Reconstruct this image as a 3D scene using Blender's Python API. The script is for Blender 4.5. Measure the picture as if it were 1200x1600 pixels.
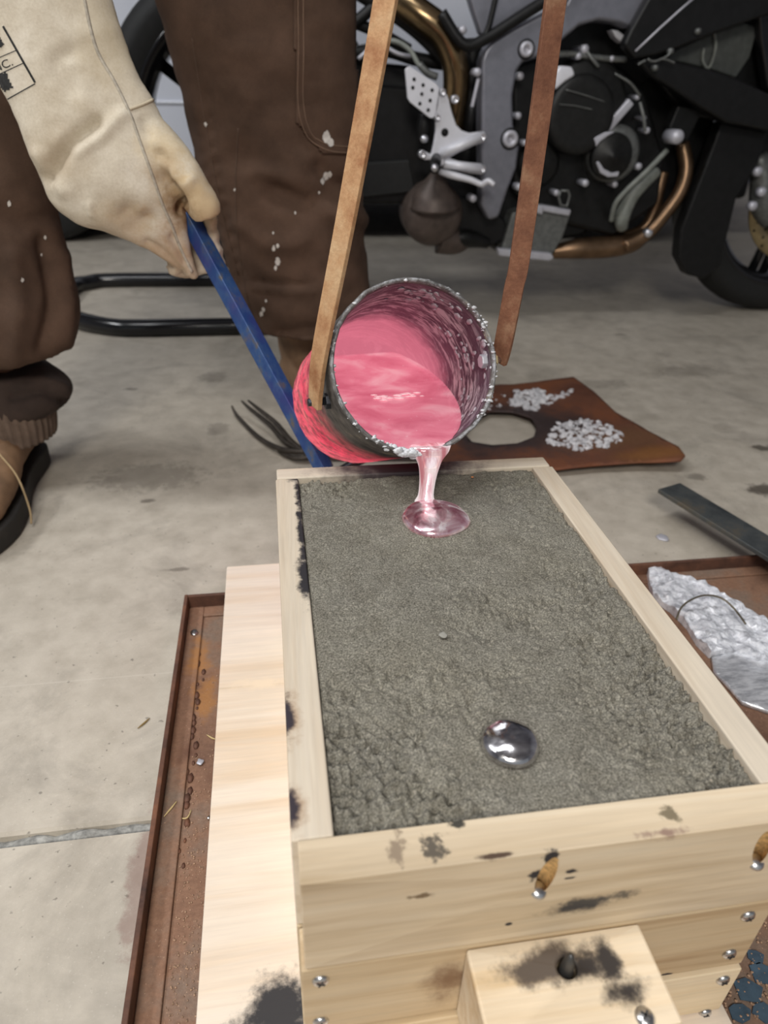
import bpy, bmesh, math, random
from mathutils import Vector, Matrix, noise
from mathutils.bvhtree import BVHTree
for o in list(bpy.data.objects): bpy.data.objects.remove(o)
random.seed(7)
scn = bpy.context.scene
C = scn.collection
# ------------------------------------------------------------------ camera
FPX = 1080.36
CAM = Vector((-0.11967, -0.18928, 0.49851))
PITCH, ROLL, YAW = 0.542957, 0.032405, -0.169709
MROT = (Matrix.Rotation(YAW, 3, 'Z') @ Matrix.Rotation(math.pi/2-PITCH, 3, 'X') @ Matrix.Rotation(ROLL, 3, 'Z'))
cd = bpy.data.cameras.new('camera'); cam = bpy.data.objects.new('camera', cd); C.objects.link(cam)
cam.matrix_world = Matrix.Translation(CAM) @ MROT.to_4x4()
cd.sensor_fit = 'VERTICAL'; cd.sensor_height = 36; cd.sensor_width = 27; cd.lens = FPX*36/1600
cd.clip_start = .02
cd.dof.use_dof = True; cd.dof.focus_distance = .50; cd.dof.aperture_fstop = 7.5
scn.camera = cam
# ------------------------------------------------------------------ light
w = bpy.data.worlds.new('world'); scn.world = w; w.use_nodes = True
w.node_tree.nodes['Background'].inputs[0].default_value = (.86, .93, 1, 1)
w.node_tree.nodes['Background'].inputs[1].default_value = .3
def area(name, loc, target, size, power, col, sy=None):
    l = bpy.data.lights.new(name, 'AREA'); l.energy = power; l.color = col
    l.shape = 'RECTANGLE'; l.size = size; l.size_y = sy or size
    o = bpy.data.objects.new(name, l); C.objects.link(o); o.location = loc
    o.rotation_euler = (Vector(target)-Vector(loc)).to_track_quat('-Z', 'Y').to_euler()
    return o
area('front_key_light', (-.45, -1.5, 1.75), (0, .3, .1), .6, 35, (1, .95, .88))  # unseen key light added behind the camera for the foreground
area('unseen_ceiling_lamp', (-.7, .15, 2.6), (-.7, .15, 0), 1.2, 24, (.97, .98, 1), .25)  # unseen overhead lamp, placed so the bike shades the floor behind it
area('unseen_ceiling_lamp', (-2.1, .5, 2.5), (-.4, .8, 0), 1.2, 32, (.97, .98, 1), .25)  # unseen lamp added from the left to lift the floor by the legs
area('unseen_ceiling_lamp', (.3, 4.5, 2.6), (.3, 4.5, 0), 1.2, 22, (.95, .97, 1), .25)  # unseen lamp added at the back for the car's brightness
scn.view_settings.view_transform = 'Standard'; scn.view_settings.look = 'None'
scn.view_settings.gamma = 1; scn.view_settings.use_curve_mapping = False
scn.view_settings.exposure = 0.0
# ------------------------------------------------------------------ pixel -> place helpers
def ray(u, v): return MROT @ Vector(((u-600)/FPX, -(v-800)/FPX, -1))
def at_z(u, v, z): d = ray(u, v); return CAM + d*((z-CAM.z)/d.z)
def at_y(u, v, y): d = ray(u, v); return CAM + d*((y-CAM.y)/d.y)
def at_d(u, v, D): return CAM + ray(u, v)*D
def depth(p): return -((MROT.transposed() @ (Vector(p)-CAM)).z)
# ------------------------------------------------------------------ object helpers
def tag(o, label=None, cat=None, group=None, kind=None):
    if label: o['label'] = label
    if cat: o['category'] = cat
    if group: o['group'] = group
    if kind: o['kind'] = kind
    return o
def thing(name, label, cat, loc=(0, 0, 0), group=None):
    o = bpy.data.objects.new(name, None); C.objects.link(o); o.location = loc; o.empty_display_size = .02
    return tag(o, label, cat, group)
def obj(name, bm, mat, parent=None, smooth=False, bevel=0, seg=2):
    """link a bmesh (world coordinates) as one mesh object"""
    me = bpy.data.meshes.new(name)
    bmesh.ops.recalc_face_normals(bm, faces=bm.faces)
    bm.to_mesh(me); bm.free()
    o = bpy.data.objects.new(name, me); C.objects.link(o)
    if mat: me.materials.append(mat)
    if smooth:
        for p in me.polygons: p.use_smooth = True
    if bevel:
        m = o.modifiers.new('bevel', 'BEVEL'); m.width = bevel; m.segments = seg; m.limit_method = 'ANGLE'; m.angle_limit = .6
        m.harden_normals = False
        for p in me.polygons: p.use_smooth = True
        w_ = o.modifiers.new('wn', 'WEIGHTED_NORMAL'); w_.keep_sharp = True
    if parent is not None:
        o.parent = parent
        if parent.parent is None: o.matrix_parent_inverse = Matrix.Translation(-parent.location)   # meshes are in place coordinates
    return o
def bake(o):
    bpy.context.view_layer.update()
    dg = bpy.context.evaluated_depsgraph_get()
    me = bpy.data.meshes.new_from_object(o.evaluated_get(dg))
    o.modifiers.clear(); o.data = me
    for p in me.polygons: p.use_smooth = True
    return o
def bvh(o):
    me = o.data
    return BVHTree.FromPolygons([v.co.copy() for v in me.vertices], [tuple(p.vertices) for p in me.polygons])
def box(bm, x0, x1, y0, y1, z0, z1):
    vs = [bm.verts.new((x, y, z)) for x in (x0, x1) for y in (y0, y1) for z in (z0, z1)]
    for f in ((0, 1, 3, 2), (4, 6, 7, 5), (0, 4, 5, 1), (2, 3, 7, 6), (0, 2, 6, 4), (1, 5, 7, 3)):
        bm.faces.new([vs[i] for i in f])
def B(*a):
    bm = bmesh.new(); box(bm, *a); return bm
def frame_of(t, hint=None):
    t = Vector(t).normalized()
    h = Vector(hint) if hint is not None else (Vector((0, 0, 1)) if abs(t.z) < .9 else Vector((0, 1, 0)))
    a = t.cross(h).normalized(); b = a.cross(t).normalized()
    return a, b
def loft(bm, rings, cap=True, closed=True):
    """rings: list of lists of Vectors"""
    R = [[bm.verts.new(p) for p in r] for r in rings]
    n = len(R[0])
    for i in range(len(R)-1):
        for j in range(n if closed else n-1):
            k = (j+1) % n
            bm.faces.new((R[i][j], R[i][k], R[i+1][k], R[i+1][j]))
    if cap:
        for r in (R[0], R[-1]):
            try: bm.faces.new(r)
            except ValueError: pass
    return R
def spline(pts, n):
    """Catmull-Rom through tuples/vectors of any length"""
    P = [tuple(p) for p in pts]; out = []
    m = len(P)
    for i in range(n):
        t = i/(n-1)*(m-1); k = min(int(t), m-2); f = t-k
        p0, p1, p2, p3 = P[max(k-1, 0)], P[k], P[k+1], P[min(k+2, m-1)]
        out.append(tuple(.5*((2*b)+(-a+c)*f+(2*a-5*b+4*c-d)*f*f+(-a+3*b-3*c+d)*f**3) for a, b, c, d in zip(p0, p1, p2, p3)))
    return out
def tube(bm, pts, r, seg=10, n=None, cap=True):
    """pts Vectors, r number or list"""
    rr = r if isinstance(r, (list, tuple)) else [r]*len(pts)
    if n:
        s = spline([tuple(p)+(q,) for p, q in zip(pts, rr)], n); pts = [Vector(p[:3]) for p in s]; rr = [p[3] for p in s]
    rings = []; a = None
    for i, p in enumerate(pts):
        t = (pts[min(i+1, len(pts)-1)]-pts[max(i-1, 0)]).normalized()
        if a is None: a, b = frame_of(t)
        else:
            a = (a-t*a.dot(t)).normalized(); b = a.cross(t).normalized()
        rings.append([p+(a*math.cos(2*math.pi*k/seg)+b*math.sin(2*math.pi*k/seg))*rr[i] for k in range(seg)])
    loft(bm, rings, cap)
def T(pts, r, seg=10, n=None):
    bm = bmesh.new(); tube(bm, [Vector(p) for p in pts], r, seg, n); return bm
def lathe(bm, prof, origin, axis, seg=24, hint=None, cap=True):
    """prof: (distance along axis, radius)"""
    a, b = frame_of(axis, hint); t = Vector(axis).normalized(); o = Vector(origin)
    rings = [[o+t*s+(a*math.cos(2*math.pi*k/seg)+b*math.sin(2*math.pi*k/seg))*max(r, 1e-5) for k in range(seg)] for s, r in prof]
    loft(bm, rings, cap)
def LA(prof, origin, axis, seg=24, hint=None, cap=True):
    bm = bmesh.new(); lathe(bm, prof, origin, axis, seg, hint, cap); return bm
def prism(bm, poly, thick):
    """poly: planar list of Vectors; thick: Vector"""
    a = [bm.verts.new(p) for p in poly]; b = [bm.verts.new(p+thick) for p in poly]
    bm.faces.new(a); bm.faces.new(b[::-1])
    for i in range(len(a)):
        k = (i+1) % len(a); bm.faces.new((a[i], b[i], b[k], a[k]))
def PR(poly, thick):
    bm = bmesh.new(); prism(bm, [Vector(p) for p in poly], Vector(thick)); return bm
def strap(bm, pts, wdir, width, thick):
    """flat bar along pts; wdir = list/Vector of the width direction"""
    rings = []
    for i, p in enumerate(pts):
        t = (pts[min(i+1, len(pts)-1)]-pts[max(i-1, 0)]).normalized()
        wv = (wdir-t*wdir.dot(t)).normalized(); nv = t.cross(wv)
        rings.append([p+wv*width/2*sx+nv*thick/2*sy for sx, sy in ((-1, -1), (1, -1), (1, 1), (-1, 1))])
    loft(bm, rings)
def fbm(p, sc, o=4): return noise.fractal(Vector(p)*sc, 1.0, 2.0, o)
def inside(poly, x, y):
    c = False; j = len(poly)-1
    for i in range(len(poly)):
        xi, yi = poly[i]; xj, yj = poly[j]
        if (yi > y) != (yj > y) and x < (xj-xi)*(y-yi)/(yj-yi)+xi: c = not c
        j = i
    return c
def surf_pt(tree, u, v, off):
    h, n, i, d = tree.ray_cast(CAM, ray(u, v).normalized())
    if h is None: return None
    if n.dot(ray(u, v)) > 0: n = -n
    return h+n*off
def patch(bm, tree, poly, off, step=3):
    """cloth / print patch lying on a surface, outline given as seen"""
    x0 = min(p[0] for p in poly); x1 = max(p[0] for p in poly); y0 = min(p[1] for p in poly); y1 = max(p[1] for p in poly)
    nx = max(1, math.ceil((x1-x0)/step)); ny = max(1, math.ceil((y1-y0)/step)); V = {}
    def vert(i, j):
        if (i, j) not in V:
            p = surf_pt(tree, x0+(x1-x0)*i/nx, y0+(y1-y0)*j/ny, off); V[(i, j)] = bm.verts.new(p) if p else None
        return V[(i, j)]
    for i in range(nx):
        for j in range(ny):
            if inside(poly, x0+(x1-x0)*(i+.5)/nx, y0+(y1-y0)*(j+.5)/ny):
                q = [vert(i, j), vert(i+1, j), vert(i+1, j+1), vert(i, j+1)]
                if all(q): bm.faces.new(q)
def seam(bm, tree, px, r, n=30, off=0, seg=6):
    pts = [surf_pt(tree, u, v, off) for u, v in spline(px, n)]
    pts = [p for p in pts if p]
    if len(pts) > 2: tube(bm, pts, r, seg)
# ------------------------------------------------------------------ materials
class NT:
    def __init__(s, name, rough=.6, metal=0, spec=.5):
        s.m = bpy.data.materials.new(name); s.m.use_nodes = True; s.t = s.m.node_tree; s.n = s.t.nodes; s.l = s.t.links
        s.b = s.n['Principled BSDF']; s.b.inputs['Roughness'].default_value = rough; s.b.inputs['Metallic'].default_value = metal
        s.b.inputs['Specular IOR Level'].default_value = spec
        s.tc = s.n.new('ShaderNodeTexCoord'); s.co = s.tc.outputs['Object']
    def mapping(s, sc=(1, 1, 1), rot=(0, 0, 0), loc=(0, 0, 0)):
        n = s.n.new('ShaderNodeMapping'); n.inputs['Scale'].default_value = sc; n.inputs['Rotation'].default_value = rot; n.inputs['Location'].default_value = loc
        s.l.new(s.co, n.inputs['Vector']); return n.outputs[0]
    def noise(s, scale, detail=4, rough=.55, vec=None, dist=0):
        n = s.n.new('ShaderNodeTexNoise'); n.inputs['Scale'].default_value = scale; n.inputs['Detail'].default_value = detail
        n.inputs['Roughness'].default_value = rough; n.inputs['Distortion'].default_value = dist
        s.l.new(vec or s.co, n.inputs['Vector']); return n.outputs['Fac']
    def ramp(s, fac, stops):
        n = s.n.new('ShaderNodeValToRGB'); cr = n.color_ramp
        while len(cr.elements) < len(stops): cr.elements.new(.5)
        for e, (p, c) in zip(cr.elements, stops):
            e.position = p; e.color = (c if len(c) == 4 else tuple(c)+(1,)) if isinstance(c, (tuple, list)) else (c, c, c, 1)
        s.l.new(fac, n.inputs[0]); return n.outputs[0]
    def mix(s, fac, a, b, mode='MIX'):
        n = s.n.new('ShaderNodeMix'); n.data_type = 'RGBA'; n.blend_type = mode
        for i, x in ((0, fac), (6, a), (7, b)):
            if hasattr(x, 'links'): s.l.new(x, n.inputs[i])
            else: n.inputs[i].default_value = x if i == 0 else (tuple(x)+(1,) if len(x) == 3 else x)
        return n.outputs[2]
    def math(s, op, a, b=0, c=None):
        n = s.n.new('ShaderNodeMath'); n.operation = op
        for i, x in enumerate((a, b) if c is None else (a, b, c)):
            if hasattr(x, 'links'): s.l.new(x, n.inputs[i])
            else: n.inputs[i].default_value = x
        return n.outputs[0]
    def blob(s, c, r, soft=.35, amp=.6, nscale=40):
        """0..1 mask of an irregular stain with its own shape, centre c and radii r (metres, object space)"""
        mp = s.n.new('ShaderNodeMapping'); mp.vector_type = 'TEXTURE'
        mp.inputs['Location'].default_value = c; mp.inputs['Scale'].default_value = r
        s.l.new(s.co, mp.inputs['Vector'])
        ln = s.n.new('ShaderNodeVectorMath'); ln.operation = 'LENGTH'; s.l.new(mp.outputs[0], ln.inputs[0])
        d = s.math('ADD', ln.outputs['Value'], s.math('MULTIPLY', s.math('SUBTRACT', s.noise(nscale, 5, .7), .5), amp*4.5))
        mr = s.n.new('ShaderNodeMapRange'); mr.inputs[1].default_value = 1-soft; mr.inputs[2].default_value = 1+soft*.3
        mr.inputs[3].default_value = 1; mr.inputs[4].default_value = 0; mr.interpolation_type = 'SMOOTHSTEP'
        s.l.new(d, mr.inputs[0]); return mr.outputs[0]
    def col(s, x):
        if hasattr(x, 'links'): s.l.new(x, s.b.inputs['Base Color'])
        else: s.b.inputs['Base Color'].default_value = tuple(x)+(1,)
        return s
    def rough(s, x): s.l.new(x, s.b.inputs['Roughness']); return s
    def bump(s, h, strength=.3, dist=.001):
        n = s.n.new('ShaderNodeBump'); n.inputs['Strength'].default_value = strength; n.inputs['Distance'].default_value = dist
        s.l.new(h, n.inputs['Height'])
        if s.b.inputs['Normal'].links: s.l.new(s.b.inputs['Normal'].links[0].from_socket, n.inputs['Normal'])
        s.l.new(n.outputs[0], s.b.inputs['Normal']); return s
def srgb(r, g, b):
    f = lambda c: (c/255/12.92) if c/255 <= .04045 else ((c/255+.055)/1.055)**2.4
    return (f(r), f(g), f(b))
def simple(name, c, rough=.5, metal=0, var=.25, nsc=30, bump=0, bsc=200, spec=.5):
    m = NT(name, rough, metal, spec)
    lo = tuple(x*(1-var) for x in c); hi = tuple(min(1, x*(1+var)) for x in c)
    m.col(m.ramp(m.noise(nsc, 5, .6), [(.3, lo), (.7, hi)]))
    if bump: m.bump(m.noise(bsc, 3), bump, .0006)
    return m.m
def wood(name, axis, base, dark, light, sc=1, stains=(), plain=0, seed=0):
    m = NT(name, .68)
    s = {'X': (3, 60, 60), 'Y': (60, 3, 60)}[axis]
    v = m.mapping(tuple(k*sc for k in s), loc=(seed, seed*.7, seed*.3))
    g = m.noise(1, 5, .62, v, .6)
    fine = m.noise(1, 3, .6, m.mapping(tuple(k*6 for k in s)))
    c = m.ramp(g, [(.3, dark), (.5, base), (.72, light)])
    c = m.mix(.12, c, m.ramp(fine, [(.3, (.1, .07, .04)), (.7, (1, .93, .8))]), 'MULTIPLY')
    c = m.mix(m.math('MULTIPLY', m.ramp(m.noise(9, 4, .6), [(.45, 0.), (.75, 1.)]), .3), c, tuple(x*.72 for x in base))
    for (cc, r, colr, soft, amp, ns) in stains:
        c = m.mix(m.blob(cc, r, soft, amp, ns), c, colr)
    m.col(c); m.bump(fine, .18, .0006); m.bump(g, .12, .001)
    return m.m
SOOT = (.022, .02, .024); SCORCH = (.09, .055, .035)
M = {}
M['black_plastic'] = simple('black_plastic', (.006, .006, .0062), .45, 0, .4, 60, .1, spec=.3)
M['black_gloss'] = simple('black_gloss', (.008, .008, .009), .16, 0, .2)
M['dark_engine'] = simple('dark_engine', (.009, .009, .009), .42, .3, .4, 40, .15, spec=.35)
M['cover_dark'] = simple('cover_dark', (.014, .014, .0135), .45, .4, .25, 90, .12, 500, spec=.4)
M['rubber'] = simple('rubber', (.008, .0083, .008), .72, 0, .3, 80, .2)
M['frame_grey'] = simple('frame_grey', srgb(132, 133, 142), .42, .6, .1, 60)
M['silver'] = simple('silver', srgb(225, 226, 232), .3, .85, .06, 50)
M['chrome'] = simple('chrome', (.85, .86, .88), .14, 1, .03)
M['satin_alloy'] = simple('satin_alloy', srgb(188, 188, 196), .45, .35, .08, 50)
M['bright_alloy'] = simple('bright_alloy', srgb(222, 223, 230), .42, .15, .05, 50)
M['alloy_dull'] = simple('alloy_dull', srgb(112, 114, 112), .5, .6, .25, 90, .15)
M['bronze'] = simple('bronze', srgb(132, 112, 84), .24, .95, .25, 25)
M['copper_pipe'] = simple('copper_pipe', srgb(122, 98, 76), .36, .85, .3, 25)
M['drum'] = simple('drum', srgb(84, 73, 67), .5, .3, .25, 50)
M['gold_disc'] = simple('gold_disc', srgb(165, 148, 112), .4, .7, .15, 60)
M['hose'] = simple('hose', srgb(120, 124, 118), .45, 0, .2, 60)
M['white_paint'] = simple('white_paint', srgb(226, 230, 240), .22, 0, .02, 3)
M['glass_dark'] = simple('glass_dark', (.02, .025, .03), .06, 0, .1)
M['hose_dark'] = simple('hose_dark', srgb(72, 75, 72), .55, 0, .25, 60)
M['zinc'] = simple('zinc', (.62, .62, .62), .28, 1, .15, 300)
M['recess'] = simple('recess', (.08, .08, .08), .5, .6, .2)
from mathutils.geometry import delaunay_2d_cdt
def sheet(bm, outline, step, zf, hole=None, thick=.003, bottom=None):
    """closed plate from an XY outline; zf(x,y)=top height; bottom(x,y) optional underside height"""
    def dens(P):
        out = []
        for i in range(len(P)):
            a, b = Vector(P[i]), Vector(P[(i+1) % len(P)]); n = max(1, round((b-a).length/step))
            out += [a.lerp(b, k/n) for k in range(n)]
        return out
    loops = [dens(outline)]+([dens(hole)] if hole else [])
    co = []; ed = []
    for lp in loops:
        s = len(co); co += lp; ed += [(s+i, s+(i+1) % len(lp)) for i in range(len(lp))]
    ol = [tuple(p) for p in loops[0]]; hl = [tuple(p) for p in loops[1]] if hole else None
    xs = [p[0] for p in ol]; ys = [p[1] for p in ol]
    x = min(xs)
    while x < max(xs):
        y = min(ys)
        while y < max(ys):
            q = (x+random.uniform(-.3, .3)*step, y+random.uniform(-.3, .3)*step)
            if inside(ol, *q) and not (hl and inside(hl, *q)): co.append(Vector(q))
            y += step
        x += step
    V, E_, F_, *_ = delaunay_2d_cdt(co, ed, [], 0, 1e-6)
    top = [bm.verts.new((v.x, v.y, zf(v.x, v.y))) for v in V]
    bot = [bm.verts.new((v.x, v.y, bottom(v.x, v.y) if bottom else zf(v.x, v.y)-thick)) for v in V]
    cnt = {}
    for f in F_:
        c = sum((V[i] for i in f), Vector((0, 0)))/len(f)
        if not inside(ol, c.x, c.y) or (hl and inside(hl, c.x, c.y)): continue
        bm.faces.new([top[i] for i in f]); bm.faces.new([bot[i] for i in reversed(f)])
        for k in range(len(f)):
            a, b = f[k], f[(k+1) % len(f)]; cnt[(a, b)] = 1
    for (a, b) in cnt:
        if (b, a) not in cnt: bm.faces.new((top[b], top[a], bot[a], bot[b]))
    bmesh.ops.delete(bm, geom=[v for v in bm.verts if not v.link_faces], context='VERTS')
# ================================================================== SETTING
m = NT('concrete', .62)
n1 = m.noise(2.3, 6, .6); n2 = m.noise(26, 5, .65); n3 = m.noise(420, 3, .6); n4 = m.noise(7, 6, .7, dist=.6)
c = m.ramp(n1, [(.3, srgb(180, 172, 158)), (.7, srgb(200, 192, 178))])
c = m.mix(.55, c, m.ramp(n2, [(.3, (.62, .6, .57)), (.62, (1, 1, 1))]), 'MULTIPLY')
c = m.mix(m.ramp(n4, [(.5, 0.), (.78, .55)]), c, srgb(112, 106, 98))
c = m.mix(m.ramp(n3, [(.62, 0.), (.74, .5)]), c, srgb(214, 208, 196))
c = m.mix(m.ramp(m.noise(160, 2), [(.68, 0.), (.74, .55)]), c, srgb(86, 80, 72))
for (u, v, rx, ry, k) in ((1190, 700, .022, .012, .8), (1195, 765, .03, .022, .85), (205, 608, .016, .008, .5), (230, 745, .09, .05, .35), (335, 590, .03, .03, .35), (340, 670, .02, .03, .3), (275, 890, .018, .004, .5), (970, 523, .02, .006, .6), (230, 783, .012, .006, .6), (1090, 745, .02, .012, .5), (930, 600, .08, .03, .25), (1080, 580, .1, .04, .3)):
    P = at_z(u, v, 0); f = m.math('MULTIPLY', m.blob((P.x, P.y, 0), (rx, ry, .2), .5, .5, 60), k)
    c = m.mix(f, c, srgb(62, 54, 44))
# rust stain bleeding out beside the tray, thin scratch line across the slab
P = at_z(200, 1440, 0); c = m.mix(m.math('MULTIPLY', m.blob((P.x+.005, P.y+.03, 0), (.012, .06, .2), .5, .5, 60), .5), c, srgb(128, 92, 84))
sx = m.n.new('ShaderNodeSeparateXYZ'); m.l.new(m.co, sx.inputs[0])
ln = m.math('LESS_THAN', m.math('ABSOLUTE', m.math('SUBTRACT', sx.outputs[1], .342)), .0007)
c = m.mix(m.math('MULTIPLY', ln, .4), c, srgb(205, 198, 186))
m.col(c); m.rough(m.ramp(n2, [(.3, .5), (.7, .75)])); m.bump(n3, .25, .0006); m.bump(n2, .2, .002)
M['concrete'] = m.m
bm = bmesh.new()
prof = [(-3.2, 0), (.167, 0), (.1692, -.003), (.1697, -.012), (.1783, -.012), (.1788, -.003), (.181, 0), (5.2, 0), (5.2, -.1), (-3.2, -.1)]
prism(bm, [Vector((-3.5, y, z)) for y, z in prof], Vector((7, 0, 0)))
floor = tag(obj('floor', bm, M['concrete']), 'grey concrete garage floor slab with a saw cut joint', 'floor', kind='structure')
bm = bmesh.new(); rows = []
for i in range(260):
    x = -1.6+i*.0062; rows.append([Vector((x, y, -.0035+.0035*fbm((x, y, 0), 60)-.0015*abs(j-2))) for j, y in enumerate((.1694, .1715, .174, .1765, .1786))])
loft(bm, rows, cap=False, closed=False)
obj('joint_filler', bm, simple('joint_filler', srgb(150, 150, 146), .9, 0, .55, 120, .6, 300), floor, True)
m = NT('plaster', .8); m.col(m.ramp(m.noise(3, 4), [(.3, srgb(176, 177, 186)), (.7, srgb(186, 187, 196))])); m.bump(m.noise(90, 3), .1); M['plaster'] = m.m
tag(obj('ceiling', B(-3.5, 3.5, -3.2, 5.35, 2.7, 2.8), M['plaster']), 'pale garage ceiling', 'ceiling', kind='structure')
tag(obj('wall_left', B(-3.6, -3.5, -3.2, 5.35, -.1, 2.8), M['plaster']), 'pale painted left garage wall', 'wall', kind='structure')
tag(obj('wall_right', B(3.5, 3.6, -3.2, 5.35, -.1, 2.8), M['plaster']), 'pale painted right garage wall', 'wall', kind='structure')
tag(obj('wall_back', B(-3.5, 3.5, 5.2, 5.35, -.1, 2.7), M['plaster']), 'pale painted garage wall behind the vehicles', 'wall', kind='structure')
# ================================================================== FLASK (wooden mould box)
ZT = .215; HX = .105; LY = .3384; TS = .0192; ZJ1 = ZT-.0685; ZJ2 = ZJ1-.0645; ZB = .034
TF = .0204; TBK = .018
def sp(u, v, y): P = at_y(u, v, y); return (P.x, P.y, P.z)
def tp(u, v, z=ZT): P = at_z(u, v, z); return (P.x, P.y, P.z)
st = []
for (u, v, rx, rz, col, soft, amp) in ((905, 1416, .020, .0062, (.045, .042, .042), .9, .5), (940, 1404, .018, .0045, (.06, .055, .05), .95, .6), (862, 1340, .004, .004, SOOT, .4, .9), (838, 1368, .005, .004, SOOT, .4, .9), (890, 1362, .004, .002, SOOT, .4, .6), (890, 1372, .003, .001, SOOT, .4, .6), (795, 1444, .002, .0016, SOOT, .4, .4), (660, 1400, .006, .002, (.2, .14, .08), .5, .8)):
    st.append((sp(u, v, -TF), (rx, .006, rz), col, soft, amp, 90))
for (u, v, rx, ry, col, soft, amp) in ((775, 1337, .0085, .0016, SCORCH, .4, .3), (1040, 1301, .012, .0025, (.3, .2, .15), .7, .6), (678, 1325, .005, .007, (.12, .1, .075), .5, .9), (712, 1288, .005, .004, (.05, .045, .035), .5, .8), (620, 1322, .004, .008, (.3, .23, .16), .6, .9), (1048, 1272, .004, .004, (.2, .16, .1), .6, .9)):
    st.append((tp(u, v), (rx, ry, .004), col, soft, amp, 160))
M['wood_front'] = wood('wood_front', 'X', srgb(216, 198, 170), srgb(190, 168, 136), srgb(226, 212, 188), 1, st, seed=1)
XL_ = -HX-TS; st = []
# char along the inner edge of the left rail and on its outside
for (u, v, rx, ry) in ((468, 765, .005, .03), (471, 830, .0035, .05), (476, 900, .006, .03), (463, 745, .01, .012)):
    P = tp(u, v); st.append((P, (rx, ry, .02), SOOT, .55, .5, 90))
for (u, v, ry) in ((453, 1118, .017), (460, 1262, .012)):
    P = tp(u, v); P = (XL_, P[1], P[2]); st.append((P, (.0085, ry*1.15, .02), (.42, .30, .2), .8, .5, 90))
    st.append((P, (.0045, ry, .02), (.03, .022, .03), .6, .5, 90))
st.append(((.004, LY+.004, ZT), (.085, .022, .05), (.09, .06, .06), .9, .3, 40))
M['wood_side'] = wood('wood_side', 'Y', srgb(214, 202, 183), srgb(198, 181, 158), srgb(221, 210, 193), 1, st, seed=4)
st = [((-.012, LY+.012, ZT), (.082, .05, .08), (.05, .035, .04), .7, .3, 40)]
M['wood_back'] = wood('wood_back', 'X', srgb(214, 202, 183), srgb(198, 181, 158), srgb(221, 210, 193), 1, st, seed=7)
st = [(sp(1040, 1521, -TF), (.004, .004, .0015), SOOT, .4, .4, 100), (sp(700, 1530, -TF), (.014, .004, .02), (.22, .13, .07), .9, .4, 60)]
M['wood_lower'] = wood('wood_lower', 'X', srgb(204, 182, 148), srgb(176, 148, 112), srgb(214, 196, 166), 1, st, seed=9)
M['wood_lower_side'] = wood('wood_lower_side', 'Y', srgb(200, 180, 148), srgb(172, 146, 112), srgb(212, 194, 164), 1, seed=11)
M['wood_pale'] = wood('wood_pale', 'X', srgb(232, 212, 178), srgb(212, 186, 146), srgb(238, 222, 194), .8, seed=13)
M['wood_pale_side'] = wood('wood_pale_side', 'Y', srgb(228, 208, 176), srgb(208, 182, 144), srgb(236, 220, 192), .8, seed=15)
XL = -HX-TS; XR = HX+TS
def screw_head(origin, axis, parent, r=.0042):
    s = obj('screw', LA([(-.001, r*.9), (0, r), (r*.18, r*.98), (r*.42, r*.75), (r*.52, r*.4), (r*.54, 0)], origin, axis, 16), M['zinc'], parent, True)
    t = Vector(axis).normalized(); a, b = frame_of(t); bm = bmesh.new(); g = random.uniform(0, 1.5)
    for q in (g, g+math.pi/2):
        d = a*math.cos(q)+b*math.sin(q); e = t.cross(d); o = Vector(origin)+t*(r*.5)
        prism(bm, [o+d*r*.5+e*r*.1, o-d*r*.5+e*r*.1, o-d*r*.5-e*r*.1, o+d*r*.5-e*r*.1], t*(r*.1))
    obj('cross_slot', bm, M['recess'], s)
    return s
cope = thing('cope_flask', 'upper two-course wooden mould frame packed with sand, front block and pocket screws', 'mould frame', (0, .16, ZJ2))
front = obj('front_board', B(XL+.003, XR, -TF, 0, ZJ1, ZT), M['wood_front'], cope, bevel=.0012)
# pocket holes drilled slanting down through the front face
for (ua, va, ub, vb) in ((862, 1352, 836, 1411), (1196, 1310, 1178, 1366)):
    A = at_y(ua, va, -TF); Bq = at_y(ub, vb, -TF); d = (Bq-A); ln_ = d.length; d.normalize()
    ax = (d+Vector((0, .34, 0))).normalized()
    cut = obj('cutter', LA([(-.02, .0044), (ln_*1.0, .0044)], A+Vector((0, -.003, 0))-d*.001, ax, 20), None)
    md = front.modifiers.new('hole', 'BOOLEAN'); md.object = cut; md.operation = 'DIFFERENCE'; md.solver = 'EXACT'
    front.modifiers.move(len(front.modifiers)-1, 0)
    bpy.context.view_layer.update(); dg = bpy.context.evaluated_depsgraph_get()
    me = bpy.data.meshes.new_from_object(front.evaluated_get(dg)); md_ = [mm for mm in front.modifiers]
    front.modifiers.clear(); front.data = me; bpy.data.objects.remove(cut)
    S = A+ax*(ln_*.86)+Vector((0, -.0062, .001))
    s = obj('pocket_screw', LA([(-.0005, .001), (0, .0034), (.0012, .0042), (.0018, .0042), (.0035, .0018), (.012, .0016)], S-ax*.003, ax, 14), M['zinc'], cope, True)
me = front.data
fr = simple('raw_fibre', srgb(205, 168, 112), .9, 0, .5, 400, .8, 900); me.materials.append(fr)
for p in me.polygons:
    p.use_smooth = False
    if abs(abs(p.normal.x)+abs(p.normal.y)+abs(p.normal.z)-1) > .03 and p.area < 2e-4 and p.center.z < ZT-.006 and p.center.z > ZJ1+.004 and p.center.y > -TF+.0003 and XL+.01 < p.center.x < XR-.005: p.material_index = len(me.materials)-1
obj('back_board', B(XL+.001, XR-.002, LY, LY+TBK, ZJ1, ZT), M['wood_back'], cope, bevel=.0015)
obj('side_board', B(XL, -HX, 0.0003, LY-.0003, ZJ1, ZT-.0006), M['wood_side'], cope, bevel=.0012)
obj('side_board', B(HX, XR, 0.0003, LY-.0003, ZJ1, ZT-.0006), M['wood_side'], cope, bevel=.0012)
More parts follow.
